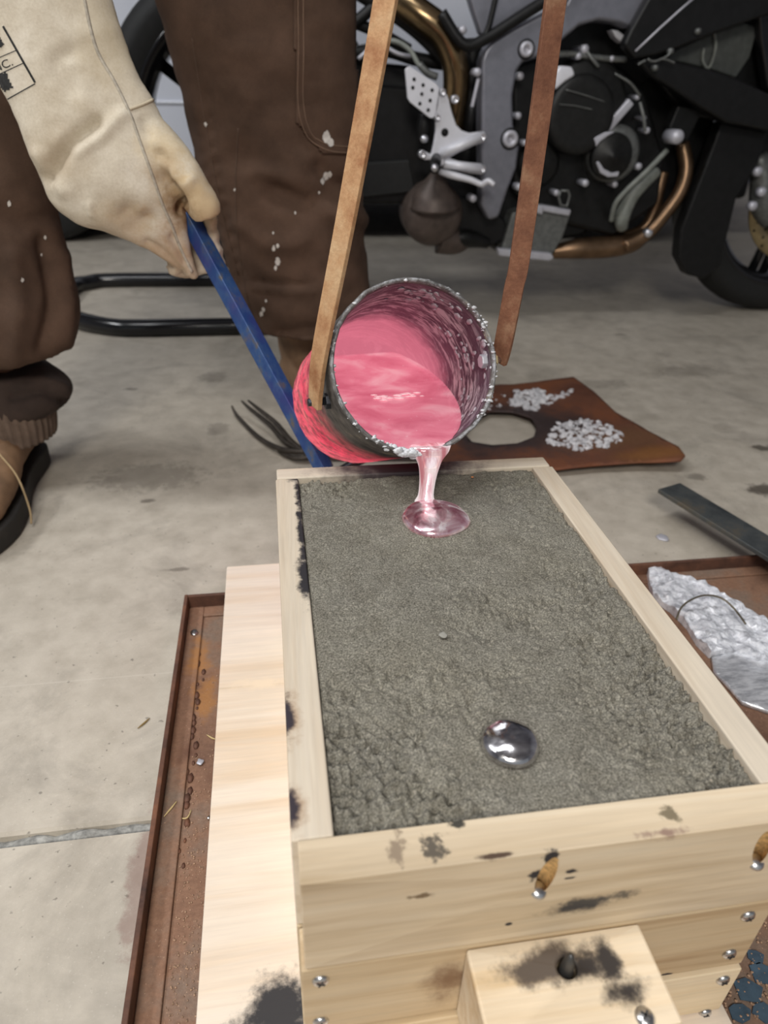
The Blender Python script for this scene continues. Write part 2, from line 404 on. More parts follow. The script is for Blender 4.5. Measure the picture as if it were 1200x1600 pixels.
obj('lower_front_board', B(XL+.001, XR-.001, -TF-.0006, -.0005, ZJ2+.0004, ZJ1-.0006), M['wood_lower'], cope, bevel=.001)
obj('lower_back_board', B(XL+.001, XR-.001, LY+.0005, LY+TBK, ZJ2+.0004, ZJ1-.0006), M['wood_lower'], cope, bevel=.001)
obj('lower_side_board', B(XL, -HX, 0, LY, ZJ2+.0004, ZJ1-.0006), M['wood_lower_side'], cope, bevel=.001)
obj('lower_side_board', B(HX, XR, 0, LY, ZJ2+.0004, ZJ1-.0006), M['wood_lower_side'], cope, bevel=.001)
for (u, v) in ((501, 1531), (501, 1595), (1168, 1430), (1139, 1489)):
    screw_head(at_y(u, v, -TF-.0006), (0, -1, 0), cope)
# guide block screwed to the front, with the drag's pin coming up through its hole
BX0, BX1, BL = -.0434, .0464, .044; BZ1 = ZJ1-.0025; BZ0 = ZJ2+.002; BY0 = -TF-.0008-BL; BY1 = -TF-.0008
st = []
for (u, v, rx, ry, k) in ((868, 1503, .026, .011, .6), (950, 1500, .006, .014, .8), (980, 1550, .014, .007, .8), (905, 1512, .012, .008, .7), (830, 1515, .02, .006, .5)):
    P = at_z(u, v, BZ1); st.append(((P.x, P.y, P.z), (rx, ry, .006), (.035, .028, .024) if k > .65 else (.1, .075, .055), .7, .45, 70))
M['wood_block'] = wood('wood_block', 'X', srgb(230, 212, 184), srgb(212, 184, 142), srgb(238, 224, 200), 1.2, st, seed=21)
blk = obj('guide_block', B(BX0, BX1, BY0, BY1, BZ0, BZ1), M['wood_block'], cope, bevel=.0012)
Ph = at_z(886, 1512, BZ1)
cut = obj('cutter', LA([(-.1, .0048), (.1, .0048)], Ph, (0, 0, 1), 24), None)
md = blk.modifiers.new('hole', 'BOOLEAN'); md.object = cut; md.solver = 'EXACT'; blk.modifiers.move(len(blk.modifiers)-1, 0)
bpy.context.view_layer.update(); dg = bpy.context.evaluated_depsgraph_get()
me = bpy.data.meshes.new_from_object(blk.evaluated_get(dg)); blk.modifiers.clear(); blk.data = me; bpy.data.objects.remove(cut)
for p in me.polygons: p.use_smooth = False
Ps = at_z(1007, 1590, BZ1); screw_head((Ps.x, Ps.y, BZ1), (0, 0, 1), cope, .0046)
# drag
drag = thing('drag_flask', 'lower pale wooden mould frame resting on the plywood board', 'mould frame', (0, .16, ZB))
obj('front_board', B(XL+.002, XR-.0015, -TF-.003, 0, ZB+.0005, ZJ2-.0004), M['wood_pale'], drag, bevel=.001)
obj('back_board', B(XL+.002, XR-.002, LY, LY+TBK, ZB+.0005, ZJ2-.0004), M['wood_pale'], drag, bevel=.001)
obj('side_board', B(XL, -HX, 0.0003, LY-.0003, ZB+.0005, ZJ2-.0004), M['wood_pale_side'], drag, bevel=.001)
obj('side_board', B(HX, XR-.001, 0.0003, LY-.0003, ZB+.0005, ZJ2-.0004), M['wood_pale_side'], drag, bevel=.001)
for (u, v) in ((1129, 1530), (1101, 1582)): screw_head(at_y(u, v, -TF-.003), (0, -1, 0), drag)
obj('pin_block', B(BX0+.002, BX1-.002, BY0+.002, -TF-.0035, ZB+.004, ZJ2-.002), M['wood_pale'], drag, bevel=.001)
obj('guide_pin', LA([(0, .0034), (.066, .0034), (.072, .003), (.079, .0014), (.080, 0)], (Ph.x, Ph.y, ZJ2-.006), (0, 0, 1), 16), simple('pin_steel', (.1, .1, .1), .45, .8, .3), drag, True)
# bottom board
st = []
P = at_z(440, 1580, ZB); st.append(((P.x, P.y, P.z), (.028, .022, .01), (.03, .028, .03), .5, .35, 60)); st.append(((P.x-.012, P.y-.012, P.z), (.03, .012, .01), (.03, .028, .03), .5, .4, 60))
P = at_z(390, 1072, ZB); st.append(((P.x, P.y, P.z), (.05, .0012, .01), (.6, .48, .34), .7, .5, 60))
P = at_z(400, 1075, ZB); st.append(((P.x, P.y+.006, P.z), (.03, .008, .01), (.8, .66, .5), .9, .5, 60))
m_ = wood('plywood', 'X', srgb(236, 222, 205), srgb(222, 199, 172), srgb(241, 231, 217), .35, st, seed=33)
bb = tag(obj('bottom_board', B(-.186, .1265, -.09, .470, ZB-.012, ZB), m_, bevel=.0008), 'pale plywood bottom board under the wooden mould box', 'board')
# ---- sand
m = NT('moulding_sand', .95, 0, .2)
a1 = m.noise(900, 3, .7); a2 = m.noise(60, 5, .65); a3 = m.noise(10, 4, .6)
c = m.ramp(a1, [(.28, srgb(72, 70, 63)), (.5, srgb(127, 124, 114)), (.72, srgb(178, 173, 160))])
c = m.mix(.5, c, m.ramp(a2, [(.35, (.6, .58, .55)), (.6, (1, 1, 1))]), 'MULTIPLY')
c = m.mix(.3, c, m.ramp(a3, [(.35, (.72, .72, .74)), (.65, (1, .97, .88))]), 'MULTIPLY')
c = m.mix(m.ramp(m.noise(300, 1), [(.74, 0.), (.78, .7)]), c, srgb(168, 160, 146))
m.col(c); m.bump(a1, .6, .0012); M['sand'] = m.m
clumps = [(at_z(u, v, ZT), r, k) for u, v, r, k in ((800, 760, .02, .6), (880, 800, .022, 1), (930, 910, .03, 1.2), (1000, 1030, .035, 1.3), (1080, 1110, .03, 1.2), (1130, 1190, .035, 1), (500, 750, .03, 1.2), (560, 1230, .045, 1), (540, 1150, .02, .7), (780, 960, .03, .7), (700, 1060, .03, .5), (600, 1270, .04, .8), (860, 740, .03, .9), (1020, 1140, .03, .7))]
btn_c = at_z(797, 1160, ZT); pool_c = at_z(680, 808, ZT)
def sand_z(x, y):
    z = ZT-.0022+.0009*fbm((x, y, 1), 25, 3)+.0004*fbm((x, y, 5), 120, 3)
    g = .25
    for P, r, k in clumps:
        d2 = ((x-P.x)**2+(y-P.y)**2)/r**2
        if d2 < 6: g += k*math.exp(-d2)
    cr = noise.turbulence(Vector((x, y, .3))*240, 4, False)
    z += .0034*max(0, min(g*(.5+1.6*max(0, .35+fbm((x, y, 3), 38, 2))), 1.7)-.12)*(cr-.75)
    crack = abs(fbm((x*1.2, y*.7, 9), 45, 4))
    if crack < .05 and g > .5: z -= .0024*(1-crack/.05)*min(g, 1.2)
    # hand-pressed hollows and the ring of sand around the buttons
    for u0, v0, rr, dz in HOL:
        d2 = ((x-u0)**2+(y-v0)**2)/rr**2
        z += dz*math.exp(-d2)
    for P, r in ((btn_c, .0175), (pool_c, .029)):
        d = math.hypot(x-P.x, (y-P.y)); z += .0010*math.exp(-((d-r)/.0025)**2)
    e = min(x+HX, HX-x, y, LY-y)
    z += (.0022*(noise.noise(Vector((x, y, 2))*60)+.1))*math.exp(-e/.006) - .001*math.exp(-e/.002)
    return z
HOL = []
for u, v, r, dz in ((760, 1010, .012, -.0022), (770, 980, .01, -.002), (690, 1085, .012, -.0018), (640, 1060, .02, .001), (860, 1040, .03, .0012), (620, 900, .04, .0008), (740, 940, .012, .0012), (700, 1050, .01, .001)):
    P = at_z(u, v, ZT); HOL.append((P.x, P.y, r, dz))
bm = bmesh.new(); NX, NY = 190, 300; G = []
for i in range(NX+1):
    G.append([])
    for j in range(NY+1):
        x = -HX+.0004+(2*HX-.0008)*i/NX; y = .0006+(LY-.0012)*j/NY
        G[i].append(bm.verts.new((x, y, sand_z(x, y))))
for i in range(NX):
    for j in range(NY): bm.faces.new((G[i][j], G[i+1][j], G[i+1][j+1], G[i][j+1]))
rim_ = [G[i][0] for i in range(NX+1)]+[G[NX][j] for j in range(1, NY+1)]+[G[i][NY] for i in range(NX-1, -1, -1)]+[G[0][j] for j in range(NY-1, 0, -1)]
low = [bm.verts.new((v.co.x, v.co.y, ZB+.002)) for v in rim_]
for i in range(len(rim_)):
    k = (i+1) % len(rim_); bm.faces.new((rim_[i], rim_[k], low[k], low[i]))
bm.faces.new(low)
tag(obj('moulding_sand', bm, M['sand'], None, True), 'dark grey moulding sand rammed level inside the wooden frame', 'sand', kind='stuff')
# ---- solidified riser button
def blob_dome(c, rx, ry, h, seed, edge=.05, nr=22, ns=48, z0=None):
    bm = bmesh.new(); rings = []
    for i in range(nr+1):
        q = i/nr; r = []
        for k in range(ns):
            a = 2*math.pi*k/ns
            wob = 1+edge*noise.noise(Vector((math.cos(a)*1.2, math.sin(a)*1.2, seed)))
            # section: flat-topped drop with an undercut rim
            ph = q*math.pi/2*1.18
            rr = math.sin(min(ph, math.pi/2))**.85 if ph < math.pi/2 else 1-.10*(ph-math.pi/2)/.28
            zz = h*(math.cos(ph)**.9 if ph < math.pi/2 else -.45*(ph-math.pi/2)/.28)
            x = c.x+rx*wob*rr*math.cos(a); y = c.y+ry*wob*rr*math.sin(a)
            z = c.z+zz+h*.10*noise.noise(Vector((x, y, seed))*160)*(1-q)
            r.append(Vector((x, y, z)))
        rings.append(r)
    loft(bm, rings); return bm
m = NT('cast_aluminium', .1, 1); k1 = m.noise(140, 4, .6, m.mapping((1, 2.2, 1)))
m.col(m.ramp(k1, [(.35, (.5, .48, .5)), (.6, (.72, .71, .72))])); m.rough(m.ramp(k1, [(.35, .06), (.65, .24)])); m.bump(k1, .12, .001); M['cast_al'] = m.m
tag(obj('riser_button', blob_dome(Vector((btn_c.x, btn_c.y, ZT-.0012)), .0152, .0150, .0075, 3, .04), M['cast_al'], None, True), 'shiny solidified aluminium button standing in the sand near the front', 'metal button')
m = NT('ladle_metal', .2, .95); k1 = m.noise(55, 4, .6, dist=.6)
m.col(m.ramp(k1, [(.38, srgb(196, 130, 144)), (.5, srgb(232, 206, 212)), (.62, srgb(248, 242, 244))]))
m.rough(m.ramp(k1, [(.35, .12), (.65, .3)])); m.bump(k1, .15, .001)
m.l.new(m.ramp(k1, [(.36, srgb(130, 62, 78)), (.54, srgb(176, 122, 132)), (.66, srgb(226, 206, 210))]), m.b.inputs['Emission Color']); m.b.inputs['Emission Strength'].default_value = .34
M['hot_pool'] = m.m
tag(obj('molten_pool', blob_dome(Vector((pool_c.x, pool_c.y, ZT-.0015)), .0268, .0262, .0085, 8, .12), M['hot_pool'], None, True), 'pink glowing molten metal pool in the sand under the pouring stream', 'molten metal')
# ================================================================== TRAY
m = NT('rusty_steel', .75, .25)
r1 = m.noise(9, 6, .65); r2 = m.noise(240, 4, .7); r3 = m.noise(30, 5, .6)
c = m.ramp(r1, [(.3, srgb(112, 84, 70)), (.5, srgb(150, 116, 94)), (.62, srgb(140, 122, 108)), (.78, srgb(170, 126, 96))])
c = m.mix(.5, c, m.ramp(r2, [(.3, (.5, .42, .38)), (.65, (1, .96, .92))]), 'MULTIPLY')
c = m.mix(m.ramp(r3, [(.6, 0.), (.72, .55)]), c, srgb(86, 48, 34))
for (u, v, rx, ry) in ((310, 1030, .012, .035), (320, 1090, .012, .03)):
    P = at_z(u, v, .004); c = m.mix(m.math('MULTIPLY', m.blob((P.x, P.y, P.z), (rx, ry, .02), .7, .6, 60), .7), c, srgb(176, 124, 70))
c = m.mix(m.ramp(m.noise(700, 1), [(.72, 0.), (.76, .8)]), c, srgb(196, 164, 138))
m.col(c); m.bump(r2, .5, .001); M['rust'] = m.m
m = NT('dark_rust', .7, .3); r1 = m.noise(22, 6, .65)
m.col(m.ramp(r1, [(.3, srgb(62, 46, 42)), (.55, srgb(112, 78, 62)), (.75, srgb(146, 98, 70))])); m.bump(m.noise(260, 4), .4, .001); M['dark_rust'] = m.m
TX0, TX1, TY0, TY1, TR = -.2315, .66, -.26, .439, .022
tray = thing('steel_tray', 'wide rusty steel drip tray with angle iron rim under the mould', 'tray', (.2, .1, 0))
obj('pan', B(TX0+.004, TX1-.004, TY0+.004, TY1-.004, .0005, .004), M['rust'], tray)
for a in ((TX0, TX0+.004, TY0, TY1, .0005, TR), (TX1-.004, TX1, TY0, TY1, .0005, TR), (TX0+.004, TX1-.004, TY1-.004, TY1, .0005, TR-.0003), (TX0+.004, TX1-.004, TY0, TY0+.004, .0005, TR-.0003)):
    obj('rim', B(*a), M['dark_rust'], tray, bevel=.0008)
for a in ((TX0+.004, TX0+.020, TY0+.004, TY1-.004, .004, .0068), (TX0+.02, TX1-.004, TY1-.020, TY1-.004, .004, .0066)):
    obj('rim_flange', B(*a), M['rust'], tray, bevel=.001)
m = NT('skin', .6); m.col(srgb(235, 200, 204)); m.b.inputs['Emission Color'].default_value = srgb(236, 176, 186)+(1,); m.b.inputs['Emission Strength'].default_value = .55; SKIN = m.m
bm = bmesh.new()
for i in range(26):
    y = .36-i*.009+random.uniform(-.004, .004)
    P = (TX0+.021+random.uniform(-.002, .005), y, .0045)
    bmesh.ops.create_icosphere(bm, subdivisions=1, radius=random.uniform(.0012, .0034), matrix=Matrix.Translation(P) @ Matrix.Diagonal((1, 1.8, .6, 1)))
obj('weld_spatter', bm, M['dark_rust'], tray, True)['kind'] = 'stuff'
# loose crumbs on the pan
bm = bmesh.new()
for i in range(420):
    y = random.gauss(.06, .1); x = random.uniform(TX0+.022, -.188)
    if y < -.05 or y > .4: continue
    bmesh.ops.create_icosphere(bm, subdivisions=1, radius=random.uniform(.0003, .0008), matrix=Matrix.Translation((x, y, .0044)))
for i in range(160):
    P = at_z(random.uniform(1120, 1200), random.uniform(1400, 1600), .004)
    bmesh.ops.create_icosphere(bm, subdivisions=1, radius=random.uniform(.0005, .0014), matrix=Matrix.Translation((P.x, P.y, .0046)))
tag(obj('rust_crumbs', bm, simple('crumb', srgb(164, 134, 110), .9, 0, .5, 500)), 'scattered tan crumbs and rust grains on the tray pan', 'crumbs', kind='stuff')
flk = simple('blue_flake', srgb(64, 84, 100), .7, 0, .3, 120)
for i, (u, v, r) in enumerate(((1168, 1548, .011), (1190, 1520, .009), (1155, 1582, .008), (1192, 1580, .008), (1180, 1495, .006))):
    P = at_z(u, v, .0045); n = random.randint(5, 7); bm = bmesh.new()
    prism(bm, [Vector((P.x+r*random.uniform(.7, 1.1)*math.cos(6.283*k/n), P.y+r*random.uniform(.6, 1)*math.sin(6.283*k/n), .0045)) for k in range(n)], Vector((0, 0, .0009)))
    tag(obj('paint_flake', bm, flk), ['large blue-grey paint flake on the tray beside the mould corner', 'blue-grey paint flake at the right edge above the largest flake', 'small blue-grey paint flake nearest the drag screws', 'blue-grey paint flake lowest at the right edge of the tray', 'smallest blue-grey paint flake, topmost on the tray corner'][i], 'paint flake', 'blue paint flakes on the tray')
def splinter(name, px, r, z, mat, label, cat):
    pts = [at_z(u, v, z) for u, v in px]
    tag(obj(name, T(pts, [r*.4]+[r]*(len(pts)-2)+[r*.4], 6, 14), mat, None, True), label, cat)
straw = simple('straw', srgb(206, 184, 132), .8)
splinter('wood_splinter', ((323, 1148), (331, 1153), (337, 1155)), .0008, .0052, straw, 'short straw coloured splinter on the tray beside the plywood', 'splinter')
splinter('wood_splinter', ((276, 1252), (268, 1262), (256, 1276)), .0008, .0078, straw, 'long thin splinter on the tray flange', 'splinter')
splinter('wood_splinter', ((278, 1278), (292, 1278), (299, 1265)), .0007, .0052, straw, 'curved wood shaving on the rusty tray pan', 'splinter')
splinter('wood_splinter', ((215, 1138), (225, 1130), (234, 1122)), .0009, .0012, simple('straw_dark', srgb(140, 116, 66), .8), 'brown stem lying on the concrete left of the tray', 'splinter')
for i, (u, v, r, z, lb) in enumerate(((326, 1278, .0016, .0056, 'tiny silver metal bead on the tray by the plywood'), (313, 1190, .0032, .006, 'crumpled pale metal scrap on the rusty pan'), (303, 988, .0045, .008, 'small silver metal splash near the tray back corner'), (1035, 840, .008, .0014, 'flat silver metal drip on the floor beside the steel bar'), (738, 745, .0012, ZT-.0005, 'tiny orange speck on the sand near the back edge'), (692, 992, .0026, ZT-.0012, 'small pale disc pressed into the middle of the sand'))):
    P = at_z(u, v, z); bm = blob_dome(Vector((P.x, P.y, z-.0002)), r, r*(1.0 if i else 1), r*(.8 if i == 0 else .3), i+20, .5, 8, 14)
    tag(obj('metal_drip' if i < 4 else 'sand_speck', bm, M['zinc'] if i in (0, 2) else (M['satin_alloy'] if i in (1, 3) else (simple('orange_speck', srgb(226, 150, 96), .8) if i == 4 else simple('pale_speck', srgb(150, 148, 140), .9))), None, True), lb, 'metal drip' if i < 4 else 'speck')
# ================================================================== CRUCIBLE
CC = Vector((-.0108, .3196, .3185)); AZ, EL, CR, CL = -.1345, -.4982, .0687, .21
AX = Vector((math.sin(AZ)*math.cos(EL), math.cos(AZ)*math.cos(EL), math.sin(EL)))
ER = AX.cross(Vector((0, 0, 1))).normalized(); EU = ER.cross(AX).normalized()
def cpt(s, r, ang): return CC+AX*s+(ER*math.cos(ang)+EU*math.sin(ang))*r
def axial(m, vec=None):
    n = m.n.new('ShaderNodeVectorMath'); n.operation = 'SUBTRACT'; m.l.new(m.co, n.inputs[0]); n.inputs[1].default_value = CC
    d = m.n.new('ShaderNodeVectorMath'); d.operation = 'DOT_PRODUCT'; m.l.new(n.outputs[0], d.inputs[0]); d.inputs[1].default_value = AX
    return d.outputs['Value']
# outer skin: scaled dark steel, hot towards the closed end
m = NT('hot_shell', .62, .3); s_ = axial(m); g1 = m.noise(45, 5, .7); g2 = m.noise(160, 4, .7)
m.col(m.ramp(g1, [(.35, srgb(60, 57, 57)), (.58, srgb(112, 108, 104)), (.72, srgb(170, 158, 130))])); m.col(m.mix(m.math('MULTIPLY', m.math('LESS_THAN', s_, .0016), m.ramp(g2, [(.46, .1), (.64, .9)])), m.ramp(g1, [(.35, srgb(60, 57, 57)), (.58, srgb(112, 108, 104)), (.72, srgb(170, 158, 130))]), srgb(172, 174, 178))); m.bump(g2, .6, .0015)
ss = m.math('ADD', s_, m.math('MULTIPLY', m.math('SUBTRACT', g1, .5), .035))
heat = m.ramp(m.math('MULTIPLY', ss, 5), [(.26, (0, 0, 0)), (.44, (.26, .004, .02)), (.66, (.78, .025, .085)), (1, (.88, .09, .15))])
heat = m.mix(m.ramp(m.noise(60, 6, .75, m.mapping((1, 1, 2))), [(.42, 0.), (.54, 1.)]), m.mix(.3, (0, 0, 0), heat), heat)
m.l.new(heat, m.b.inputs['Emission Color']); m.b.inputs['Emission Strength'].default_value = 1.0; M['hot_shell'] = m.m
# inner skin: purple-grey scale with white dross smears, glowing where the melt has been
m = NT('hot_lining', .6, .1); s_ = axial(m); g1 = m.noise(30, 5, .7); vs_ = m.n.new('ShaderNodeVectorMath'); vs_.operation = 'SCALE'; vs_.inputs[0].default_value = AX*3.0; m.l.new(s_, vs_.inputs['Scale'])
va_ = m.n.new('ShaderNodeVectorMath'); va_.operation = 'ADD'; m.l.new(m.co, va_.inputs[0]); m.l.new(vs_.outputs[0], va_.inputs[1])
g2 = m.noise(42, 7, .72, va_.outputs[0], .5)
base = m.ramp(g1, [(.35, srgb(70, 55, 70)), (.7, srgb(104, 84, 96))])
dro = m.math('MULTIPLY', m.ramp(g2, [(.49, 0.), (.57, 1.)]), m.ramp(m.math('MULTIPLY', s_, 8), [(.03, .15), (.16, .6), (.3, 1.), (.7, 1.), (.95, .2)]))
m.col(m.mix(dro, base, srgb(205, 200, 204))); m.bump(g2, .7, .003)
ss = m.math('ADD', s_, m.math('MULTIPLY', m.math('SUBTRACT', g1, .5), .05))
heat = m.ramp(m.math('MULTIPLY', ss, 5), [(.25, (.004, .001, .002)), (.48, (.05, .012, .02)), (.66, (.50, .12, .17)), (1, (.60, .15, .21))])
m.l.new(heat, m.b.inputs['Emission Color']); m.b.inputs['Emission Strength'].default_value = .95; M['hot_lining'] = m.m
cru = thing('crucible', 'glowing steel pipe crucible tipped to pour, hung on two straps', 'crucible', cpt(.1, 0, 0))
bm = bmesh.new(); rings = []; NS = 72
def rimw(k, s):   # ragged, scaled lip
    a = 2*math.pi*k/NS
    return .0011*noise.noise(Vector((math.cos(a)*7, math.sin(a)*7, s*30)))
prof = [(.206, 0.0001), (.21, .03), (.21, .064), (.206, .0682), (.17, CR), (.12, CR), (.06, CR), (.02, CR), (.004, CR), (0, CR-.0008), (-.0012, CR-.002), (0, CR-.0035), (.004, CR-.0042)]
for s, r in prof:
    rings.append([cpt(s+(rimw(k, 1) if s < .01 else 0), r+rimw(k, s), 2*math.pi*k/NS) for k in range(NS)])
loft(bm, rings, cap=True); bmesh.ops.delete(bm, geom=[f for f in bm.faces if len(f.verts) > 10], context='FACES_ONLY')
obj('shell', bm, M['hot_shell'], cru, True)
bm = bmesh.new(); rings = []
for s, r in [(.004, CR-.0042)]+[(.01+.0193*i, CR-.0042) for i in range(10)]+[(.197, CR-.006), (.2, CR-.012), (.202, .03), (.202, .0001)]:
    rings.append([cpt(s, r+rimw(k, s)*.8, 2*math.pi*k/NS) for k in range(NS)])
loft(bm, rings, cap=False); obj('lining', bm, M['hot_lining'], cru, True)
# dross crusted on the lip
bm = bmesh.new()
for i in range(150):
    a = random.choice([random.gauss(-math.pi*.62, .30), random.gauss(-.25, .35), random.gauss(.55, .15), random.uniform(-math.pi, math.pi)])
    s = random.uniform(-.0012, .004); r = CR-random.uniform(.0005, .004); q = random.uniform(.0006, .0016)
    bmesh.ops.create_icosphere(bm, subdivisions=1, radius=q, matrix=Matrix.Translation(cpt(s, r, a)) @ Matrix.Rotation(random.random()*3, 4, 'X') @ Matrix.Diagonal((1.6, .8, .9, 1)))
for i in range(60):
    a = random.gauss(-math.pi*.55, .14); bmesh.ops.create_icosphere(bm, subdivisions=2, radius=random.uniform(.0012, .0028), matrix=Matrix.Translation(cpt(random.uniform(-.002, .004), CR+random.uniform(-.003, .0015), a)) @ Matrix.Diagonal((1.5, .8, 1, 1)))
for v in bm.verts: v.co += noise.noise_vector(v.co*700)*.0011
tag(obj('lip_dross', bm, simple('dross_white', srgb(212, 214, 218), .7, .2, .2, 300, .5, 500), cru, True), 'white dross crusted along the pouring lip', kind='stuff')
# white dross smeared inside on the right wall
bm = bmesh.new()
for i in range(170):
    a = random.choice([random.uniform(-.75, .7), random.uniform(.7, 1.9)]); s = random.uniform(.008, .07) if a < .7 else random.uniform(.012, .05)
    if fbm((a*2, s*40, 3), 1, 3) < -.05: continue
    mt = Matrix((ER, AX, EU)).transposed().to_4x4()
    bmesh.ops.create_icosphere(bm, subdivisions=1, radius=random.uniform(.0012, .0026), matrix=Matrix.Translation(cpt(s, CR-.0046, a)) @ mt @ Matrix.Rotation(-a, 4, 'Y') @ Matrix.Diagonal((.22, random.uniform(1, 2.6), random.uniform(.7, 1.6), 1)))
obj('wall_dross', bm, simple('dross_grey', srgb(190, 182, 190), .8, .1, .2, 300, .5, 500), cru, True)['kind'] = 'stuff'
# strap hanger
m = NT('strap_rust', .7, .25); q1 = m.noise(30, 6, .7); q2 = m.noise(400, 3, .7)
sz = m.n.new('ShaderNodeSeparateXYZ'); m.l.new(m.co, sz.inputs[0])
c = m.ramp(q1, [(.32, srgb(110, 70, 52)), (.52, srgb(140, 96, 72)), (.7, srgb(168, 132, 104))])
m.col(m.mix(.45, c, m.ramp(q2, [(.3, (.5, .44, .4)), (.65, (1, 1, 1))]), 'MULTIPLY')); m.bump(q2, .4, .0008); M['strap'] = m.m
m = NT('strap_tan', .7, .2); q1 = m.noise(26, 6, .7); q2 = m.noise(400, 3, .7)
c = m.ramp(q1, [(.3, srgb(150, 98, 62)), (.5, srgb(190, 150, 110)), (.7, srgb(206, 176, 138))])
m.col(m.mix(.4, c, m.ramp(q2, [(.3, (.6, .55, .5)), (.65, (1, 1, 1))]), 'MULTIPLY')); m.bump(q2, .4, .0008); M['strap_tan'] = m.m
bl = cpt(.030, CR+.004, math.pi*1.08); br = cpt(.012, CR+.005, .02)
def strap_path(px, ys, n):
    s = spline([(u, v, y) for (u, v), y in zip(px, ys)], n); return [at_y(u, v, y) for u, v, y in s]
def strap2(pts, w0, w1, width, th):
    bm = bmesh.new(); rings = []
    for i, p in enumerate(pts):
        f = i/(len(pts)-1); wd = (w0*(1-f)+w1*f); t = (pts[min(i+1, len(pts)-1)]-pts[max(i-1, 0)]).normalized()
        wv = (wd-t*wd.dot(t)).normalized(); nv = t.cross(wv)
        rings.append([p+wv*width/2*a+nv*th/2*b for a, b in ((-1, -1), (1, -1), (1, 1), (-1, 1))])
    loft(bm, rings); return bm
yl = bl.y-.006; yr = br.y
pl = strap_path([(493, 636), (494, 605), (502, 540), (541, 340), (600, 15), (640, -230)], [yl, yl, yl-.002, yl, yl+.004, yl+.008], 40)
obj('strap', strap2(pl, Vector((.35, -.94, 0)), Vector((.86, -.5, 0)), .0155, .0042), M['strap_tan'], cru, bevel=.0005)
pr = strap_path([(779, 566), (787, 535), (803, 450), (815, 385), (860, 60), (897, -230)], [yr+.002, yr, yr-.002, yr-.002, yr+.004, yr+.008], 40)
obj('strap', strap2(pr, Vector((.55, -.83, 0)), Vector((.93, .36, 0)), .0150, .0042), M['strap'], cru, bevel=.0005)
obj('crossbar', T([pl[-1]+Vector((-.01, 0, -.004)), pr[-1]+Vector((.01, 0, -.004))], .006, 12), M['strap'], cru, True)
mid = (pl[-1]+pr[-1])/2
obj('lifting_rod', T([mid, mid+Vector((0, .02, .2)), Vector((.0, .5, 1.12))], .007, 10, 10), M['strap'], cru, True)
M['bolt_dark'] = simple('bolt_dark', srgb(58, 60, 66), .45, .7, .3, 200)
hexp = [(0, .0052), (.006, .0052)]
bo = obj('bolt', LA([(-.008, .0032), (.012, .0032), (.0125, .0028)], bl, ER*-1, 14), M['bolt_dark'], cru, True)
obj('nut', LA([(-.0070, .0066), (-.0012, .0066)], bl, -ER, 6), M['bolt_dark'], cru, bevel=.0005)
obj('bolt_head', LA([(.0028, .0048), (.005, .0052), (.0075, .004), (.0085, .0005)], bl, -ER, 14), M['bolt_dark'], cru, True)
obj('bolt', LA([(-.014, .003), (.006, .003)], br, ER, 14), M['zinc'], cru, True)
obj('nut', LA([(-.004, .0056), (-.0005, .0056)], br, ER, 6), simple('nut_brass', srgb(190, 172, 132), .5, .5), cru, bevel=.0004)
obj('nut', LA([(-.0145, .006), (-.0095, .006)], br, ER, 6), M['satin_alloy'], cru, bevel=.0008)
# melt in the crucible: level surface through the lip
m = NT('melt', .14, .35); k1 = m.noise(22, 4, .5, m.mapping((1, 1.3, 1)), .6); k2 = m.noise(300, 3, .7)
m.col(m.ramp(k1, [(.4, srgb(130, 66, 80)), (.62, srgb(150, 96, 106))]))
e = m.ramp(k1, [(.34, srgb(206, 98, 120)), (.52, srgb(226, 124, 144)), (.7, srgb(236, 168, 178))])
e = m.mix(m.ramp(k2, [(.66, 0.), (.72, .6)]), e, srgb(240, 205, 210))
m.l.new(e, m.b.inputs['Emission Color']); m.b.inputs['Emission Strength'].default_value = .72; m.bump(k1, .15, .002); M['melt'] = m.m
RI = CR-.0052; zl = .2640; bm = bmesh.new(); rings = []
for i in range(34):
    s = -.0022+.2*i/33; t = (zl-(CC.z+AX.z*s))/EU.z; t = max(-RI+.0004, min(t, RI)); a0 = math.asin(t/RI)
    rr = RI if s > .006 else RI+.003
    ring = [cpt(s, rr, math.pi-a0+(2*a0+math.pi)*k/20) for k in range(21)]
    ring += [ring[-1].lerp(ring[0], k/12)+Vector((0, 0, .0005*noise.noise(Vector((s*60, k, 2))))) for k in range(1, 12)]
    rings.append(ring)
loft(bm, rings)
tag(obj('crucible_melt', bm, M['melt'], None, True), 'bright pink molten aluminium filling the tipped crucible', 'molten metal')
bm = bmesh.new()
for i in range(26):
    f = random.random()**.8; u = 584+70*f; P = at_z(u+random.uniform(-6, 6), 619+3*math.sin(f*5)+random.uniform(-3, 3), zl+.0008)
    bmesh.ops.create_icosphere(bm, subdivisions=1, radius=random.uniform(.0010, .0024), matrix=Matrix.Translation(P) @ Matrix.Diagonal((2.2, 1, .2, 1)))
tag(obj('melt_skin', bm, SKIN, None, True), 'pale floating dross line across the melt in the crucible', 'dross', kind='stuff')
